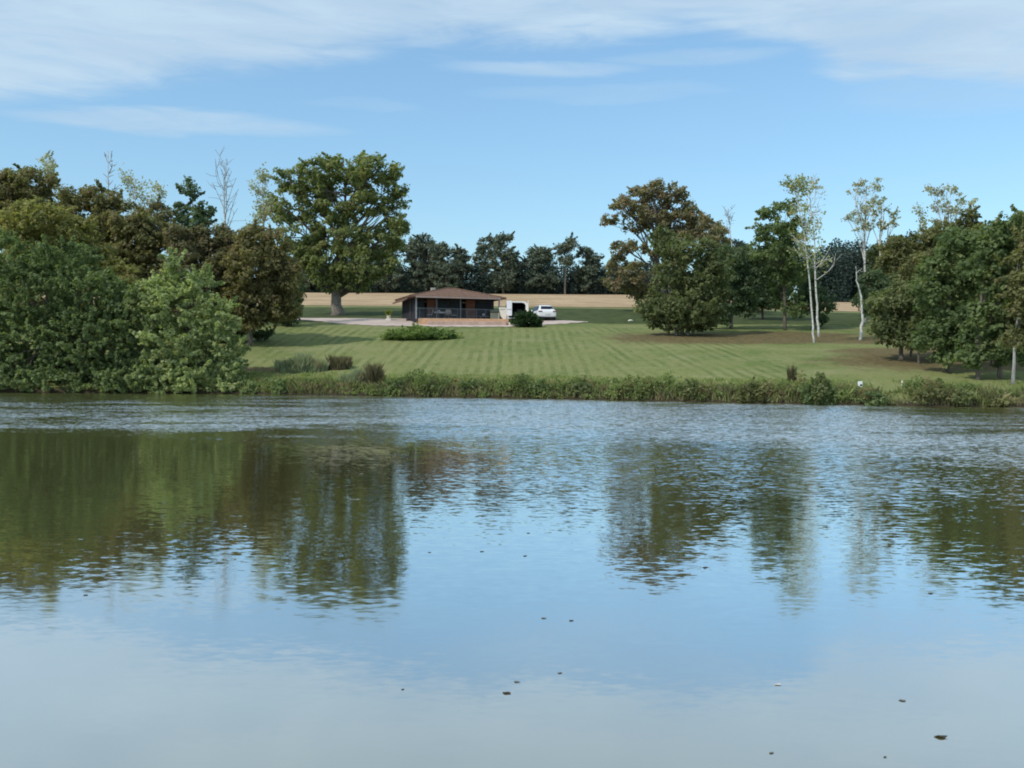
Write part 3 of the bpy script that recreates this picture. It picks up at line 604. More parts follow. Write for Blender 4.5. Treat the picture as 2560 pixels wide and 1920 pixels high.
tree('grove_tree', 'dark green tall tree with an ivy-clad trunk third from the right edge', 'tree', 2444, None,
 [(2480,590,44,38),(2470,660,50,60),(2490,740,46,60),(2450,800,50,50),(2440,850,32,40),(2480,868,34,30),(2425,890,26,24)], LM['green'], by=950, trunk_r=.15, seed=101, **OG)
tree('grove_tree', 'tall green tree second from the right edge with a dark straight trunk', 'tree', 2498, None,
 [(2530,580,44,38),(2540,650,44,60),(2510,800,44,46),(2520,720,44,60),(2505,876,34,32),(2540,880,26,26)], LM['green'], by=947, trunk_r=.14, seed=102, **OG)
tree('grove_tree', 'olive-brown leaved tree cut off by the right edge', 'tree', 2532, None,
 [(2555,700,30,60),(2550,790,34,50),(2560,610,30,50),(2535,850,30,24),(2590,720,40,120)], LM['olive'], by=962, trunk_r=.10, seed=103, bark=BARK_GREY, **OG)
for i, (px, by, lab) in enumerate([(2278, 893, 'thin dark-trunked tree in the shade between the crooked and the slender tree'), (2420, 905, 'shaded background tree between the bright green tree and the ivy-clad one'), (2480, 910, 'shaded background tree behind the two tall green trees at right')]):
    tree('grove_tree', lab, 'tree', px, None, [(px, by-75, 34, 26), (px+20, by-120, 40, 40)], LM['grove'], by=by, trunk_r=.10, seed=104+i, **OG)

for i, (px, Y_, bl, mk, lab) in enumerate([
  (1905, 104, [(1890,670,50,46),(1925,730,50,40),(1880,735,40,30),(1950,680,40,50)], 'dark', 'dark green tree filling the gap between the straight-trunked tree and the light green one'),
  (2500, 84, [(2500,640,70,60),(2560,600,60,60),(2540,720,80,70),(2470,760,60,60),(2560,800,60,50)], 'grove', 'large shaded tree behind the two tall green trees at the right edge'),
  (2330, 88, [(2320,680,60,50),(2290,700,50,50),(2330,760,56,56),(2380,640,50,50)], 'olive', 'rounded olive tree directly behind the bright green one'),
  (2210, 103, [(2215,640,40,40),(2200,690,34,40),(2240,700,40,40)], 'grove', 'small rounded tree behind the drooping-crowned birch')]):
    tree('grove_tree', lab, 'tree', px, Y_, bl, LM[mk], trunk_r=.13, seed=110+i, **OG)
# ---- shrubs by the house and on the bank
tree('juniper_shrub', 'wide flat-topped spreading juniper on the lawn below the house', 'shrub', 1055, None,
 [(1050,821,30,10),(1005,833,42,10),(1095,834,46,10),(985,840,34,9),(1125,841,32,8),(1045,832,52,13),(1080,838,56,11),(1020,841,50,9)], LM['juniper'], by=848, trunk_r=.06, cr=.26, leaf=.12, dens=1.2, lc=3.6, gap=.05, flat=.22, depth=.8, seed=120, spray=.25, aspect=.5, limbs=False, crown_name='foliage')
tree('round_bush', 'dark green rounded bush in front of the trailer', 'shrub', 1318, 93.6,
 [(1316,800,32,19),(1294,804,20,15),(1340,806,18,14),(1316,788,20,11)], LM['bush'], trunk_r=.06, cr=.26, leaf=.14, dens=1.3, lc=4., gap=.04, seed=121, limbs=False, crown_name='foliage')
BS = 'shrubs along the lake bank'
bank = [('small dark green bush at the left start of the bank', 700, 22, 942, 'shore'), ('low green bush at the water just right of the left shore trees', 622, 30, 952, 'shore'),
 ('green leafy bush below the tall brown weeds', 985, 28, 948, 'green'), ('leafy olive bush on the bank left of the middle', 1085, 34, 952, 'grove'),
 ('low bright green bush on the bank below the driveway', 1180, 30, 950, 'green'), ('dark bush on the bank below the round bush', 1355, 34, 948, 'shore'),
 ('olive bush on the bank below the stubble gap', 1450, 30, 956, 'grove'), ('brown-green bush on the bank at the start of the diagonal stripes', 1570, 36, 957, 'olive'),
 ('full green bush on the bank under the diagonal mown stripes', 1735, 40, 954, 'grove'), ('tall brownish bush on the bank left of the dark shrub', 1880, 40, 960, 'olive'),
 ('largest dark green shrub on the bank below the birches', 2050, 44, 946, 'shore'), ('upright yellow-green shrub growing out of the dark one', 2052, 20, 932, 'grove'),
 ('rounded dark shrub right of the small white sign', 2190, 22, 968, 'shore'), ('broad olive shrub at the right part of the bank', 2330, 44, 962, 'olive'),
 ('olive-green shrub right of the broad one', 2400, 30, 972, 'grove'), ('low brown shrub at the waterline near the right edge', 2490, 36, 994, 'olive')]
for i, (lab, px, rx, top, mk) in enumerate(bank):
    p = PW(px, 970, 60); yb = float(np.interp(p.x, SH_X, SH_Y))+.55
    b = GX(px, yb); foot = 905+(px-1280)*.007-(b.z-CAM_H)/yb*F
    foot = max(foot, 984.); top = top-4; mid_ = (top+foot+6)/2; ry = (foot+6-top)/2
    tree('bank_shrub', lab, 'shrub', px, yb, [(px-rx*.45, mid_+ry*.15, rx*.6, ry*.85), (px+rx*.4, mid_+ry*.2, rx*.6, ry*.8), (px, mid_, rx*.6, ry)], LM[mk], trunk_r=.04, cr=.24, leaf=.12, dens=1.1, lc=3., gap=.10, seed=130+i, limbs=False, group=BS, crown_name='foliage')
def blades(name, label, cat, n, fx, material, seed, h0, h1, w=.035, lean=.35):
    rng = np.random.default_rng(seed); P = fx(rng, n); n = len(P)
    H = rng.uniform(h0, h1, n)*(P[:, 3] if P.shape[1] > 3 else 1.)*(1+.3*np.sin(P[:, 0]*5.1+seed)*np.sin(P[:, 0]*1.7)); an = rng.uniform(0, 2*PI, n); ln = rng.normal(size=(n, 2))*lean*H[:, None]
    sx = np.cos(an)*w; sy = np.sin(an)*w; z = P[:, 2]
    a = np.stack([P[:, 0]-sx, P[:, 1]-sy, z-.03], 1); b = np.stack([P[:, 0]+sx, P[:, 1]+sy, z-.03], 1)
    c = np.stack([P[:, 0]+sx*.7+ln[:, 0]*.4, P[:, 1]+sy*.7+ln[:, 1]*.4, z+H*.6], 1); d = np.stack([P[:, 0]+ln[:, 0], P[:, 1]+ln[:, 1], z+H], 1)
    o = new_mesh(name, np.stack([a, b, c, d], 1).reshape(-1, 3), np.arange(n*4).reshape(n, 4), material); return tag(o, label, cat, kind='stuff')
def strip(x0, x1, s0, s1, pw=1.):
    def f(rng, n):
        X = rng.uniform(x0, x1, n); s = s0+(s1-s0)*rng.random(n)**pw
        Y = np.interp(X, SH_X, SH_Y)+s
        dn = np.sin(X*.9)+np.sin(X*.37+2)+np.sin(X*2.3+1)*.6; ok = (rng.random(n) < .45+.22*dn+.25) & ((X < 19.6) | (X > 21.3) | (rng.random(n) < .12))
        X = X[ok]; Y = Y[ok]; return np.stack([X, Y, ground(X, Y)], 1)
    return f
LM['weeds'] = leafmat('bank_weeds', (.062, .085, .028), (.190, .205, .080), (.19, .145, .075), .15, nscale=.6)
LM['grass'] = leafmat('bank_grass', (.07, .10, .028), (.19, .21, .07), (.22, .19, .09), .15, nscale=.8)
blades('bank_weeds', 'rough weeds and brambles covering the lake bank', 'weeds', 26000, strip(-17.2, 40, .05, 1.9), LM['weeds'], 1, .10, .48, .045, .45)
def brambles():
    rng = np.random.default_rng(77); P = []; x = -17.
    while x < 40:
        y = np.interp(x, SH_X, SH_Y)+rng.uniform(.1, 1.7); rx = rng.uniform(.3, .9); h = rng.uniform(.3, .95)*(.35+.6*math.sin(x*.45+1)**2+.4*math.sin(x*1.9)**2); lo_ = .5 if x < -9 else (.45 if x > 24.6 else 1.); h *= lo_*(0.12 if 19.7 < x < 21.2 else 1.); n = int(230*rx*h/.3)
        dv = rng.normal(size=(n, 3)); dv /= np.linalg.norm(dv, axis=1, keepdims=True)
        p = np.array([x, y, gz(x, y)+h*.3])+dv*(rng.random(n)**.45)[:, None]*np.array([rx, .5, h*.75]); P.append(p); x += rng.uniform(.12, .42)
    P = np.concatenate(P); P = P[P[:, 2] > np.maximum(ground(P[:, 0], P[:, 1]), .02)]
    tag(leaves('brambles', P, rng.normal(size=P.shape)+np.array([0, -.2, .6]), .115, LM['brambles'], None, rng, .7), 'tangled green and brown brambles massed along the water edge', 'brambles', kind='stuff')
LM['brambles'] = leafmat('bramble_leaves', (.040, .062, .022), (.155, .185, .062), (.16, .11, .055), .15, nscale=.45)
brambles()
blades('bank_grass', 'long uncut grass along the top of the bank', 'grass', 26000, strip(-18, 40, 1.6, 4.2, 1.6), LM['grass'], 2, .05, .2, .03, .3)
blades('dry_stalks', 'straw-coloured dead stalks at the waterline', 'stalks', 9000, strip(-14, 40, .0, .8), LM['dry'], 3, .2, .55, .022, .3)
def patchf(px, py, rx, ry):
    c = GP(px, py)
    def f(rng, n):
        a = rng.uniform(0, 2*PI, n); r = np.sqrt(rng.random(n)); X = c.x+np.cos(a)*r*rx; Y = c.y+np.sin(a)*r*ry; return np.stack([X, Y, ground(X, Y), 1.1-.75*r**2*rng.random(n)-.25*r**3], 1)
    return f
blades('reed_patch', 'grey-green clump of reeds at the left foot of the lawn', 'reeds', 5200, patchf(755, 928, 1.75, .8), LM['reed'], 4, .5, 1.0, .035, .22)
blades('reed_patch', 'browner clump of reeds right of the grey-green one', 'reeds', 2200, patchf(850, 922, .75, .6), LM['dry'], 5, .5, .95, .035, .25)
blades('tall_weeds', 'tall dry brown weed clump rising from the bank', 'weeds', 1500, patchf(940, 962, .5, .35), LM['dry'], 6, .6, 1.25, .03, .2)
blades('tall_weeds', 'blue-green tall weeds on the bank left of the brown clump', 'weeds', 2600, patchf(885, 962, 1.0, .5), LM['reed'], 7, .5, .85, .03, .2)
blades('tall_weeds', 'small brown dock stalks standing in the lawn above the bank on the right', 'weeds', 260, patchf(1980, 955, .22, .2), LM['dry'], 8, .5, .9, .03, .12)

# ------------------------------------------------------------------ the house
M = dict(
 roof=simple('roof_tiles', (.165, .100, .070), .85, .22, 3.), fascia=simple('fascia_board', (.36, .28, .25), .7), darkwood=simple('dark_wood', (.030, .028, .034), .7, .3, 3.),
 greywood=simple('grey_boards', (.050, .056, .068), .7, .25, 4.), wood=simple('rust_wood_panel', (.19, .085, .055), .7, .2, 5.),glass=simple('dark_glass', (.010, .013, .022), .25, .1, 2., 0., .2),
 post=simple('grey_paint', (.30, .33, .36), .5), rail=simple('rail_metal', (.13, .155, .18), .45, .1, 5., .3), net=simple('rail_net', (.060, .075, .098), .6), tile=simple('terrace_tiles', (.56, .34, .20), .7, .15, 2.5),
 step=simple('step_stone', (.46, .33, .27), .8, .15, 2.), white=simple('white_paint', (.80, .80, .78), .35, .03, 2., 0., .5, .3), cream=simple('cream_plastic', (.74, .70, .60), .5, .05), cloth=simple('white_cloth', (.62, .66, .72), .9),
 black=simple('black_plastic', (.015, .015, .017), .6), rubber=simple('tyre_rubber', (.02, .02, .02), .85), rim=simple('wheel_rim', (.35, .35, .36), .35, .1, 3., .8), red=simple('tail_lamp', (.20, .018, .015), .25, .1, 4., 0., .5),
 car=simple('car_paint', (.80, .80, .80), .25, .02, 2., 0., .5, .6), grey=simple('grey_plastic', (.20, .21, .22), .6), plate=simple('number_plate', (.66, .66, .62), .5), binc=simple('bin_plastic', (.16, .18, .14), .6),
 inside=simple('trailer_lining', (.035, .030, .040), .8), stone=simple('stone', (.45, .42, .37), .9), terracotta=simple('terracotta', (.45, .2, .12), .8), floorw=simple('veranda_floor', (.10, .07, .055), .8))
HO = PW(1038, 797, 97.2); FZ = HO.z; TH = math.radians(17)
hs = thing('lake_house', 'low brown house with a tiled hip roof and a dark open veranda', 'house', HO, TH)
WD, DP, VD = 8.35, 6.6, 2.1; EZ = 2.02
b = MB()
b.box(.0, .12, .0, DP, -.6, EZ); b.box(WD-.12, WD, VD, DP, -.6, EZ); b.box(.12, WD-.12, DP-.12, DP, -.6, EZ)
b.build('wall', M['greywood'], hs)
b = MB()                                        # vertical cover boards on the left wall
for i in range(22): b.box(-.03, -.003, .05+i*.3, .11+i*.3, -.6, EZ-.05)
b.box(-.06, -.003, 1.7, 2.5, -.55, EZ-.1); b.build('wall_boards', M['darkwood'], hs)
def wx(px): return (px-1038)/(1238-1038)*WD
b = MB()
b.box(.12, wx(1066)+.2, VD, VD+.1, 0, EZ); b.box(wx(1092), wx(1160), VD, VD+.1, 0, EZ); b.box(wx(1184), WD-.12, VD, VD+.1, 0, EZ); b.build('veranda_back_wall', M['darkwood'], hs)
for a_, c_ in ((1068, 1090), (1161, 1183)):
    MB().box(wx(a_)+.25, wx(c_)+.25, VD-.45, VD-.02, 0, EZ-.05).build('brick_pier', M['wood'], hs)
for a_, c_ in ((1044, 1064), (1096, 1124), (1128, 1156), (1190, 1228)):
    f_ = MB(); x0, x1 = wx(a_)+.2, wx(c_)+.2
    f_.box(x0, x0+.06, VD-.05, VD-.003, .1, 1.85); f_.box(x1-.06, x1, VD-.05, VD-.003, .1, 1.85); f_.box(x0+.06, x1-.06, VD-.05, VD-.003, 1.79, 1.85); f_.box(x0+.06, x1-.06, VD-.05, VD-.003, .1, .16)
    wn = f_.build('window', M['greywood'], hs); MB().box(x0+.06, x1-.06, VD-.02, VD-.004, .16, 1.79).build('pane', M['glass'], wn)
MB().box(.12, WD, -.1, VD+1, -.55, .0).build('veranda_floor', M['floorw'], hs)
b = MB(); b.box(.12, WD-.0, .0, VD, EZ-.02, EZ+.02); b.build('veranda_ceiling', M['darkwood'], hs)
for x_, w_, mt in ((.02, .14, 'post'), (wx(1087), .08, 'rail'), (wx(1143), .08, 'rail'), (WD-.12, .12, 'post')):
    MB().box(x_, x_+w_, -.02, .10, .0, EZ).build('post', M[mt], hs)
b = MB(); b.box(.16, WD-.12, .02, .07, 1.0, 1.06); b.box(.16, WD-.12, .03, .06, .08, .12)
for i in range(9): b.box(.4+i*.93, .44+i*.93, .03, .06, .12, 1.0)
for i in range(78): b.box(.2+i*.103, .212+i*.103, .037, .049, .12, 1.0)
for i in range(6): b.box(.16, WD-.12, .052, .058, .22+i*.13, .232+i*.13)
b.build('railing', M['rail'], hs)
# roof: hip with short ridge, tiles as rows of low ridges
x0, x1, y0, y1 = -.66, WD+.5, -.5, DP+.4; ez = EZ+.14; rz_ = ez+1.02; ra, rb = (3.75, 3.05), (4.45, 3.05)
V = [(x0, y0, ez), (x1, y0, ez), (x1, y1, ez), (x0, y1, ez), (ra[0], ra[1], rz_), (rb[0], rb[1], rz_)]
V += [(v_[0], v_[1], v_[2]-.10) for v_ in V[:4]]
rf = new_mesh('roof', V, [(0, 1, 5, 4), (1, 2, 5), (2, 3, 4, 5), (3, 0, 4), (6, 7, 1, 0), (7, 8, 2, 1), (8, 9, 3, 2), (9, 6, 0, 3), (9, 8, 7, 6)], M['roof'], hs)
b = MB()
def tri_rows(A, Bp, T0, T1, n):
    A, Bp, T0, T1 = map(Vector, (A, Bp, T0, T1))
    nn = (Bp-A).cross(T0-A).normalized()
    if nn.z < 0: nn = -nn
    for i in range(n):
        u = (i+.5)/n; p = A.lerp(Bp, u)
        e = (Bp-A).normalized(); up_ = nn.cross(e); up_ = up_ if up_.z > 0 else -up_
        # climb until the hip or ridge line
        L = 99
        pu = (p-A).dot(e); W_ = (Bp-A).length; t0 = (T0-A).dot(e); t1 = (T1-A).dot(e); Hh = (T0-A).dot(up_)
        if pu < t0: L = Hh*pu/t0
        elif pu > t1: L = Hh*(W_-pu)/(W_-t1)
        else: L = Hh
        if L < .12: continue
        b.tube([p+nn*.012-up_*.04, p+up_*(L-.05)+nn*.012], .045, 5)
tri_rows((x0, y0, ez), (x1, y0, ez), (ra[0], ra[1], rz_), (rb[0], rb[1], rz_), 42)
tri_rows((x0, y1, ez), (x0, y0, ez), (ra[0], ra[1], rz_), (ra[0], ra[1], rz_), 32)
tri_rows((x1, y0, ez), (x1, y1, ez), (rb[0], rb[1], rz_), (rb[0], rb[1], rz_), 32)
b.build('tile_ridges', M['roof'], rf)
b = MB(); b.tube([(x0, y0, ez+.03), (ra[0], ra[1], rz_+.05), (rb[0], rb[1], rz_+.05), (x1, y0, ez+.03)], .06, 6); b.build('ridge_cap', M['roof'], rf)
MB().box(x0+.6, x1-.55, y0-.03, y0-.003, ez-.16, ez+.01).build('fascia', M['fascia'], rf)
MB().box(x1-.54, x1+.05, y0-.05, y0+.35, ez-.13, ez-.1).build('gutter_end', M['darkwood'], rf)
b = MB(); b.box(2.35, 2.75, 3.6, 4.0, ez+.5, ez+1.10); b.build('chimney', M['stone'], rf)
b = MB()                                        # corrugated side canopy over the left wall
NC = 28
for i in range(NC+1):
    y_ = .6+(DP-.6+.2)*i/NC; dz = .045*math.sin(i*PI/1.5)
    b.v += [(-.02, y_, EZ+.30+dz), (-.95, y_, EZ-.22+dz), (-.02, y_, EZ+.25+dz), (-.95, y_, EZ-.29+dz)]
for i in range(NC):
    k_ = i*4; b.f += [(k_, k_+1, k_+5, k_+4), (k_+2, k_+6, k_+7, k_+3), (k_+1, k_+3, k_+7, k_+5), (k_, k_+4, k_+6, k_+2)]
b.f += [(0, 2, 3, 1), (NC*4, NC*4+1, NC*4+3, NC*4+2)]
b.build('side_canopy', M['roof'], hs)
# terrace in front
TA = PW(1046, 796, 95.6); TB = PW(1272, 796, 95.6); tz = FZ-.02
b = MB(); b.box(TA.x, TB.x, 95.6, 99.9, 4.9, tz, bev=.03); te_ = b.build('terrace', M['tile']); tag(te_, 'raised orange-tiled terrace in front of the veranda', 'terrace')
b = MB(); b.box(TA.x+.9, TB.x-.2, 95.0, 95.59, 4.9, tz-.27, bev=.03); s_ = b.build('terrace_step', M['step']); tag(s_, 'long low pinkish step along the foot of the terrace', 'step')
# things on the veranda
def hp(x, y, z=0): return hs.matrix_basis @ Vector((x, y, z))
hs.matrix_basis = Matrix.Translation(HO) @ Matrix.Rotation(TH, 4, 'Z')
t_ = thing('garden_table', 'garden table with a white cloth on the veranda', 'table', hp(2.75, 1.0), TH)
MB().box(-.75, .75, -.4, .4, .70, .74, bev=.01).build('table_top', M['grey'], t_)
b = MB(); b.box(-.78, .78, -.43, .43, .741, .752); b.box(-.78, .78, -.445, -.431, .60, .752); b.build('tablecloth', M['cloth'], t_)
for a_ in (-.66, .66):
    for c_ in (-.33, .33): MB().tube([(a_, c_, 0), (a_, c_, .70)], .025, 6).build('leg', M['grey'], t_)
bd = MB(); bd.tube([(0, 0, 0), (0, 0, .04), (0, 0, .12), (0, 0, .16)], [.06, .13, .15, .13], 10); o_ = bd.build('bowl', M['white'], None, True, hp(2.5, .95, .752)); tag(o_, 'white bowl on the veranda table', 'bowl')
CH = [(-.02, 1.9, .8, .15, 'light grey garden chair at the left end of the veranda table', 'cloth'), (3.2, .35, 0, 0, 'dark garden chair in front of the veranda table', 'grey'), (3.95, .9, -1.5, 0, 'white cushioned garden chair at the right end of the veranda table', 'cloth')]
CH[0] = (1.55, .9, 1.5, 0, CH[0][4], 'cloth')
def chair(x, y, rz, lab, mk):
    c = thing('garden_chair', lab, 'chair', hp(x, y), TH+rz, 'garden chairs on the veranda')
    MB().box(-.25, .25, -.24, .24, .42, .47, bev=.01).build('seat', M[mk], c)
    MB().box(-.25, .25, -.02, .02, -.0, .48, Matrix.Translation((0, -.25, .47)) @ Matrix.Rotation(-.2, 4, 'X').inverted(), bev=.01).build('backrest', M[mk], c)
    for a_ in (-.22, .22):
        for e_ in (-.2, .2): MB().tube([(a_*1.1, e_*1.1, 0), (a_, e_, .42)], .02, 6).build('leg', M['grey'], c)
        MB().box(a_-.02, a_+.02, -.22, .2, .62, .65).build('armrest', M['grey'], c)
for x_, y_, r_, l_, mk in [(c[0], c[1], c[2], c[4], c[5]) for c in CH]: chair(x_, y_, r_, l_, mk)
c = thing('bench', 'long low bench behind the right half of the veranda railing', 'bench', hp(6.6, .7), TH)
MB().box(-1.35, 1.35, -.22, .22, .36, .42, bev=.01).build('seat', M['grey'], c)
for a_ in (-1.2, 0, 1.2): MB().box(a_-.04, a_+.04, -.2, .2, 0, .36).build('leg', M['grey'], c)
bd = MB(); bd.tube([(0, 0, 0), (0, 0, .05), (0, 0, .15), (0, 0, .23), (0, 0, .26)], [.06, .12, .145, .09, .02], 12); o_ = bd.build('cushion', M['cloth'], None, True, hp(6.9, .68, .42)); tag(o_, 'round white cushion on the veranda bench', 'cushion')
# plant pot, box, bin, panel
pp = GP(972, 801, 80); c = thing('potted_plant', 'bright yellow-green plant in a white pot on a white plinth by the driveway', 'potted plant', pp)
MB().box(-.26, .26, -.26, .26, -.05, .16, bev=.02).build('plinth', M['cream'], c)
MB().tube([(0, 0, .16), (0, 0, .25), (0, 0, .42), (0, 0, .50), (0, 0, .5)], [.13, .18, .22, .24, .19], 14).build('pot', M['cream'], c, True)
rng = np.random.default_rng(9); C = rng.normal(size=(420, 3))*np.array([.13, .12, .12])+np.array([-.02, 0, .70]); leaves('foliage', C, rng.normal(size=C.shape)+np.array([0, -.3, .6]), .15, LM['pot'], c, rng)
bp_ = GP(1026, 803, 80); c = thing('planter_box', 'small black trough by the left corner of the house', 'planter', bp_, .1)
MB().box(-.42, .42, -.16, .16, -.02, .16, bev=.02).build('trough', M['black'], c); MB().box(-.38, .38, -.12, .12, .161, .175).build('soil', M['floorw'], c)
bp_ = GP(1042, 800, 80)
o_ = MB().box(-.22, .22, -.15, .15, -.03, .20, bev=.05).build('stone_block', M['stone'], None, False, bp_); tag(o_, 'pale stone block at the left end of the terrace', 'stone')
q = PW(1236, 797, 99.0); c = thing('storage_bin', 'grey-green storage bin with a dark lid right of the veranda', 'bin', (q.x, 99.0, tz), .1)
MB().box(-.38, .38, -.3, .3, 0, .72, bev=.03).build('body', M['binc'], c); MB().box(-.42, .42, -.34, .34, .723, .95, bev=.06).build('lid', simple('bin_lid', (.055, .07, .05), .6), c)
q = PW(1256, 797, 98.6); c = thing('white_panel', 'white cut-cornered panel standing between the bin and the trailer', 'panel', (q.x, 98.6, tz), 0)
PV = [(-.36, 1.22), (.30, 1.24), (.38, 1.1), (.38, 0), (.16, 0), (-.16, .38), (-.30, .95)]
vv = [(x_, -.03, z_) for x_, z_ in PV]+[(x_, .03, z_) for x_, z_ in PV]; n_ = len(PV)
new_mesh('board', vv, [tuple(range(n_)), tuple(range(2*n_-1, n_-1, -1))]+[(i, i+n_, (i+1) % n_+n_, (i+1) % n_) for i in range(n_)], M['cream'], c)
MB().tube([(-.36, 0, 0), (-.33, 0, .7)], .025, 6).build('prop', M['cream'], c); MB().box(-.27, .27, -.05, -.032, 1.02, 1.06).build('trim', M['grey'], c)
# trailer, rear open
q = PW(1293, 797, 100.2); tb = Vector((q.x, 98.6, max(gz(q.x, 98.6), tz-.25))); tr = thing('horse_trailer', 'white horse trailer with its dark rear open and door swung out', 'trailer', tb, math.radians(4))
def arch(w, z0, z1, r, n=6):
    pts = [(-w, z0)]
    for i in range(n+1): a = PI-PI/2*i/n; pts.append((-w+r+math.cos(a)*r, z1-r+math.sin(a)*r*.8))
    for i in range(n+1): a = PI/2-PI/2*i/n; pts.append((w-r+math.cos(a)*r, z1-r+math.sin(a)*r*.8))
    pts.append((w, z0)); return pts
A = arch(.98, .35, 2.12, .45); Bi = arch(.80, .45, 1.98, .38); n_ = len(A)
vv = [(x_, 0, z_) for x_, z_ in A]+[(x_, 3.2, z_) for x_, z_ in A]+[(x_, 0, z_) for x_, z_ in Bi]+[(x_, 3.0, z_) for x_, z_ in Bi]
fc = []
for i in range(n_): 
    j = (i+1) % n_; fc += [(i, j, n_+j, n_+i), (j, i, 2*n_+i, 2*n_+j)]
fc += [tuple(n_+i for i in range(n_))]
sh_ = new_mesh('body', vv[:], fc, M['white'], tr, False)
fi_ = []
for i in range(n_): j = (i+1) % n_; fi_.append((i, n_+i, n_+j, j))
fi_.append(tuple(n_+i for i in range(n_-1, -1, -1)))
new_mesh('interior', [(x_*.995, .003+y_, z_*.998) for x_, y_, z_ in vv[2*n_:]], fi_, M['inside'], tr)
D = arch(.01, .5, 2.02, .01)
Md = Matrix.Translation((-1.0, -.02, 0)) @ Matrix.Rotation(math.radians(-38), 4, 'Z')
dd_ = MB(); dd_.box(-.02, .60, -.05, -.003, .62, 2.06, Md, bev=.02); dr = dd_.build('door', simple('door_inner', (.62, .66, .72), .5, .04), tr)
dd_ = MB(); dd_.box(.06, .54, -.066, -.051, 1.2, 1.25, Md); dd_.build('door_rib', M['grey'], dr)
dd_ = MB(); dd_.box(.98, 1.06, -.45, .05, .8, 2.08, bev=.02); dd_.build('door', M['cream'], tr)
MB().box(-.97, .97, -.06, 3.1, .28, .345).build('chassis', M['black'], tr)
for sx_ in (-1, 1):
    for yy_ in (1.3, 2.05):
        w_ = thing('wheel', None, None, (sx_*.98, yy_, .30)); w_.parent = tr
        MB().tube([(-.09, 0, 0), (.09, 0, 0)], .30, 18).build('tyre', M['rubber'], w_, True); MB().tube([(-.095, 0, 0), (.095, 0, 0)], .17, 14).build('rim', M['rim'], w_, True)
    MB().box(sx_*.99-.10, sx_*.99+.10, .9, 2.45, .62, .68, bev=.02).build('mudguard', M['black'], tr)
    MB().box(sx_*.84-.06, sx_*.84+.06, -.085, -.063, .29, .34).build('tail_lamp', M['red'], tr)
MB().tube([(0, 3.1, .31), (0, 4.1, .40)], .05, 8).build('drawbar', M['black'], tr)
b = MB(); b.box(-.45, .4, .4, 1.1, .46, .95, bev=.02).box(.0, .5, .5, 1.2, .955, 1.3, bev=.03); o_ = b.build('cargo', M['black'], tr)
q = GP(1275, 812, 80)
o_ = MB().box(-.12, .12, -.12, .12, -.03, .34, bev=.03).build('marker_stone', M['cream'], None, False, GX(1275, 94.8)); tag(o_, 'small white stone post left of the round bush', 'post')
# car
q = GP(1366, 803.5, 80); car = thing('parked_car', 'white estate-like car parked with its tail towards the lake', 'car', q+Vector((.12, .2, .04)), math.radians(11))
ST = [(0.00, .80, .42, .86, .0, 0.86), (.06, .90, .34, 1.02, .72, 1.04), (.30, .94, .28, 1.04, .70, 1.22), (.62, .95, .26, 1.03, .66, 1.52), (.95, .95, .25, 1.02, .64, 1.60), (1.6, .95, .25, 1.01, .65, 1.64),
      (2.5, .95, .25, 1.0, .64, 1.60), (3.05, .94, .25, .98, .62, 1.35), (3.5, .93, .25, .96, .66, 1.0), (4.2, .88, .28, .88, .62, .92), (4.6, .72, .38, .74, .5, .76)]
vv = []; 
for (y_, w_, z0, zb, gw, zt) in ST:
    if gw == 0: gw = w_*.8
    half = [(w_*.80, z0), (w_*.97, z0+.10), (w_, z0+.32 if z0+.32 < zb else (z0+zb)/2), (w_*.985, zb*.93), (w_*.93, zb), (gw*1.06, zb+(zt-zb)*.55), (gw, zb+(zt-zb)*.88), (gw*.80, zt)]
    vv += [(-x_, y_, z_) for x_, z_ in half]+[(x_, y_, z_) for x_, z_ in half[::-1]]
k_ = 16; fc = []
for i in range(len(ST)-1):
    for j in range(k_): jj = (j+1) % k_; fc.append((i*k_+j, i*k_+jj, (i+1)*k_+jj, (i+1)*k_+j))
fc += [tuple(range(k_-1, -1, -1)), tuple((len(ST)-1)*k_+j for j in range(k_))]
bo = new_mesh('body', vv, fc, M['car'], car, True)
sm = bo.modifiers.new('subdivision', 'SUBSURF'); sm.levels = 1; sm.render_levels = 2
def slab(name, pts, nrm, th, m_, par):
    nrm = Vector(nrm).normalized()*th; pts = [Vector(p_) for p_ in pts]; n_ = len(pts)
    return new_mesh(name, [p_+nrm for p_ in pts]+[p_-nrm for p_ in pts], [tuple(range(n_)), tuple(range(2*n_-1, n_-1, -1))]+[(i, i+n_, (i+1) % n_+n_, (i+1) % n_) for i in range(n_)], m_, par)
slab('rear_window', [(-.62, .22, 1.10), (.62, .22, 1.10), (.64, .27, 1.2), (.55, .60, 1.45), (-.55, .60, 1.45), (-.64, .27, 1.2)], (0, -.75, .65), .035, M['glass'], car)
for s_x in (-1, 1):
    slab('side_window', [(s_x*.885, .75, 1.08), (s_x*.885, 2.95, 1.06), (s_x*.72, 2.55, 1.48), (s_x*.70, .95, 1.50)], (s_x, 0, .35), .03, M['glass'], car)
    MB().box(s_x*.72-.19, s_x*.72+.19, -.02, .16, .90, 1.0, bev=.02).build('tail_light', M['red'], car)
    mr = MB(); mr.box(s_x*1.03-.10, s_x*1.03+.10, 2.55, 2.70, 1.02, 1.18, bev=.03); mr.build('mirror', M['car'], car)
    for yy_ in (.85, 3.65):
        w_ = thing('wheel', None, None, (s_x*.83, yy_, .34)); w_.parent = car
        MB().tube([(-.12, 0, 0), (.12, 0, 0)], .34, 20).build('tyre', M['rubber'], w_, True); MB().tube([(-.125, 0, 0), (.125, 0, 0)], .21, 16).build('rim', M['rim'], w_, True)
MB().box(-.80, .80, -.035, .25, .27, .42, bev=.04).build('rear_bumper', M['black'], car)
MB().box(-.26, .26, -.03, .03, .62, .74).build('number_plate', M['plate'], car)
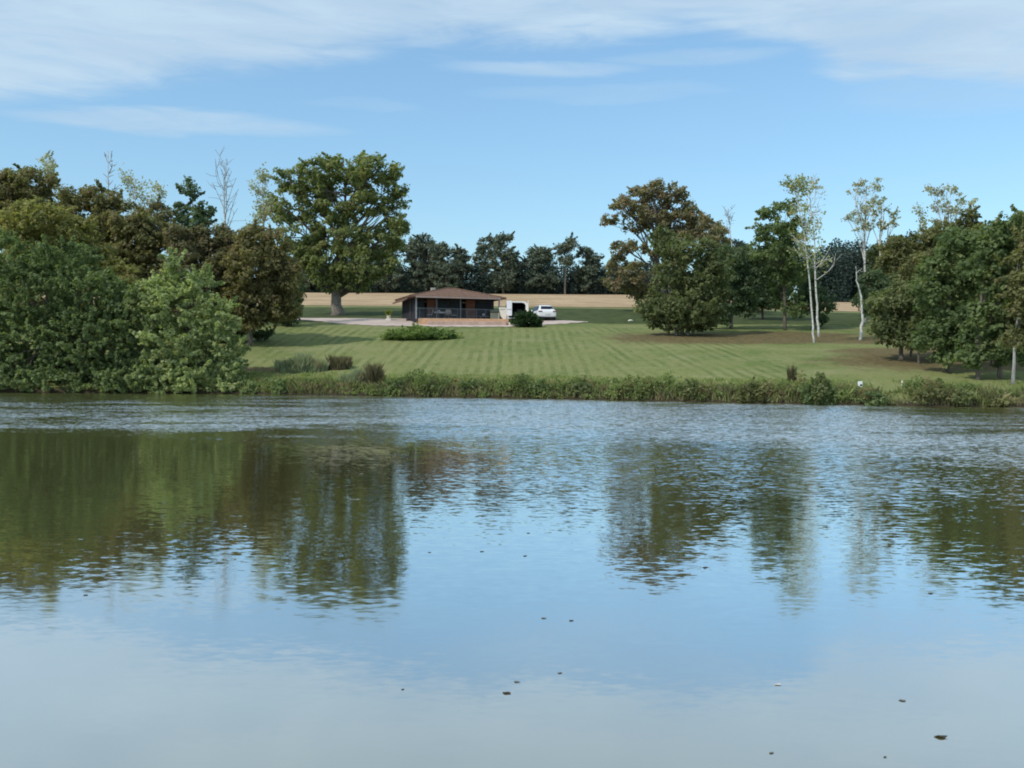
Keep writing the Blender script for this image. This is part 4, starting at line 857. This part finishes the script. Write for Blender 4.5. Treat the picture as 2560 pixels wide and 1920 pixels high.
# small marks at the lake edge
q = PW(2152, 990, 55.2); g_ = GX(2152, 55.4); c = thing('small_sign', 'small white notice board on a stake on the bank', 'sign', g_)
MB().box(-.13, .13, -.012, .012, .28, .62, bev=.01).build('board', M['white'], c); MB().tube([(0, .03, -.1), (0, .03, .5)], .022, 6).build('stake', M['grey'], c); MB().box(-.01, .1, -.022, -.013, .36, .46).build('notice_mark', M['black'], c)
g_ = GX(2256, 55.6); c = thing('marker_stake', 'short pale wooden stake at the gap in the bank plants', 'stake', g_)
MB().tube([(0, 0, -.1), (.02, 0, .36)], [.04, .035], 7).build('stake', M['cream'], c); MB().tube([(.02, 0, .361), (.02, 0, .40)], [.045, .02], 7).build('cap', M['stone'], c)
g_ = GP(1576, 803, 80); rk = MB(); rk.tube([(-.25, 0, .02), (-.1, 0, .05), (.12, .02, .06), (.28, 0, .02)], [.03, .1, .09, .03], 8); o_ = rk.build('pale_stone', M['cream'], None, True, g_); tag(o_, 'pale stone lying on the grass left of the grove', 'stone')

# ------------------------------------------------------------------ floating bits on the water
LF = simple('dead_leaf', (.045, .032, .018), .7, .3, 30.); LF2 = simple('pale_feather', (.55, .56, .55), .8, .1, 30.); LF3 = simple('grey_leaf', (.13, .135, .12), .8, .2, 30.)
fl = [(2352,1843,30,'dark brown curled leaf floating nearest the lower right corner',LF,2.2),(1268,1733,24,'dark leaf with a pale curled edge floating near the bottom middle',LF,1.5),(1292,1705,16,'small grey leaf just above the dark curled one at the bottom middle',LF3,1),
 (1945,1712,20,'small white feather floating right of the bottom middle',LF2,1.2),(2256,1752,20,'flat grey leaf above the nearest brown leaf',LF3,1),(1400,1683,12,'tiny grey fleck right above the bottom middle',LF3,1),(1928,1883,14,'flat grey leaf close to the bottom edge',LF3,1),
 (2212,1893,12,'grey fleck at the bottom edge below the nearest brown leaf',LF3,1),(1360,1546,16,'grey leaf, left one of a close pair in calm water',LF3,1.2),(1428,1552,14,'dark leaf, right one of a close pair in calm water',LF,1),(1763,1419,15,'dark leaf among the ripples of the right oak reflection',LF,1.5),
 (2326,1484,14,'dark leaf in the ripples near the right edge',LF,1.4),(1205,1379,12,'dark leaf, left one of three in the blue middle water',LF,1.5),(1313,1390,12,'dark leaf, lower right one of three in the blue middle water',LF,1.5),(1321,1333,10,'dark leaf, upper right one of three in the blue middle water',LF,1.6),
 (885,1249,30,'pale stick floating in the dark reflection of the big oak',LF2,.8),(1074,1381,10,'tiny leaf left of the three in the blue middle water',LF3,1.2),(1007,1724,8,'tiny dark fleck left of the bottom middle',LF,1),(215,1488,14,'dark leaf at the lower left edge of the tree reflection',LF,1)]
for i, (px, py, w, lab, mt, hh) in enumerate(fl):
    r = ray(px, py); k_ = -CAM_H/r.z; p = Vector((r.x*k_, r.y*k_, .0005)); s = w*p.y/F*.36; rr_ = random.Random(i); Lw = s*hh*.8
    n_ = 10; vv = []
    for j in range(n_):
        a = 2*PI*j/n_; rr2 = (1+.25*rr_.uniform(-1, 1))*(1 if j % 5 else 1.3); vv.append((math.cos(a)*s*rr2, math.sin(a)*s*rr2*.8, .003+max(0, math.cos(a*1.5))*Lw*.16+rr_.random()*.08*s))
    vv += [(x_*.97, y_*.97, z_-.003) for x_, y_, z_ in vv]; vv += [(0, 0, .004), (0, 0, .0005)]
    fc = [(j, (j+1) % n_, 2*n_) for j in range(n_)]+[(n_+(j+1) % n_, n_+j, 2*n_+1) for j in range(n_)]+[(j, n_+j, n_+(j+1) % n_, (j+1) % n_) for j in range(n_)]
    nm = 'floating_feather' if 'feather' in lab else ('floating_stick' if 'stick' in lab else 'floating_leaf')
    o_ = new_mesh(nm, vv, fc, mt, None, False, p); o_.rotation_euler = (0, 0, rr_.uniform(-.4, .4)); tag(o_, lab, nm.split('_')[1], 'bits floating on the lake')
    if nm == 'floating_stick': o_.scale = (1, .25, .5)
print('TREES', len(TREES), 'leaves', sum(t[1] for t in TREES))
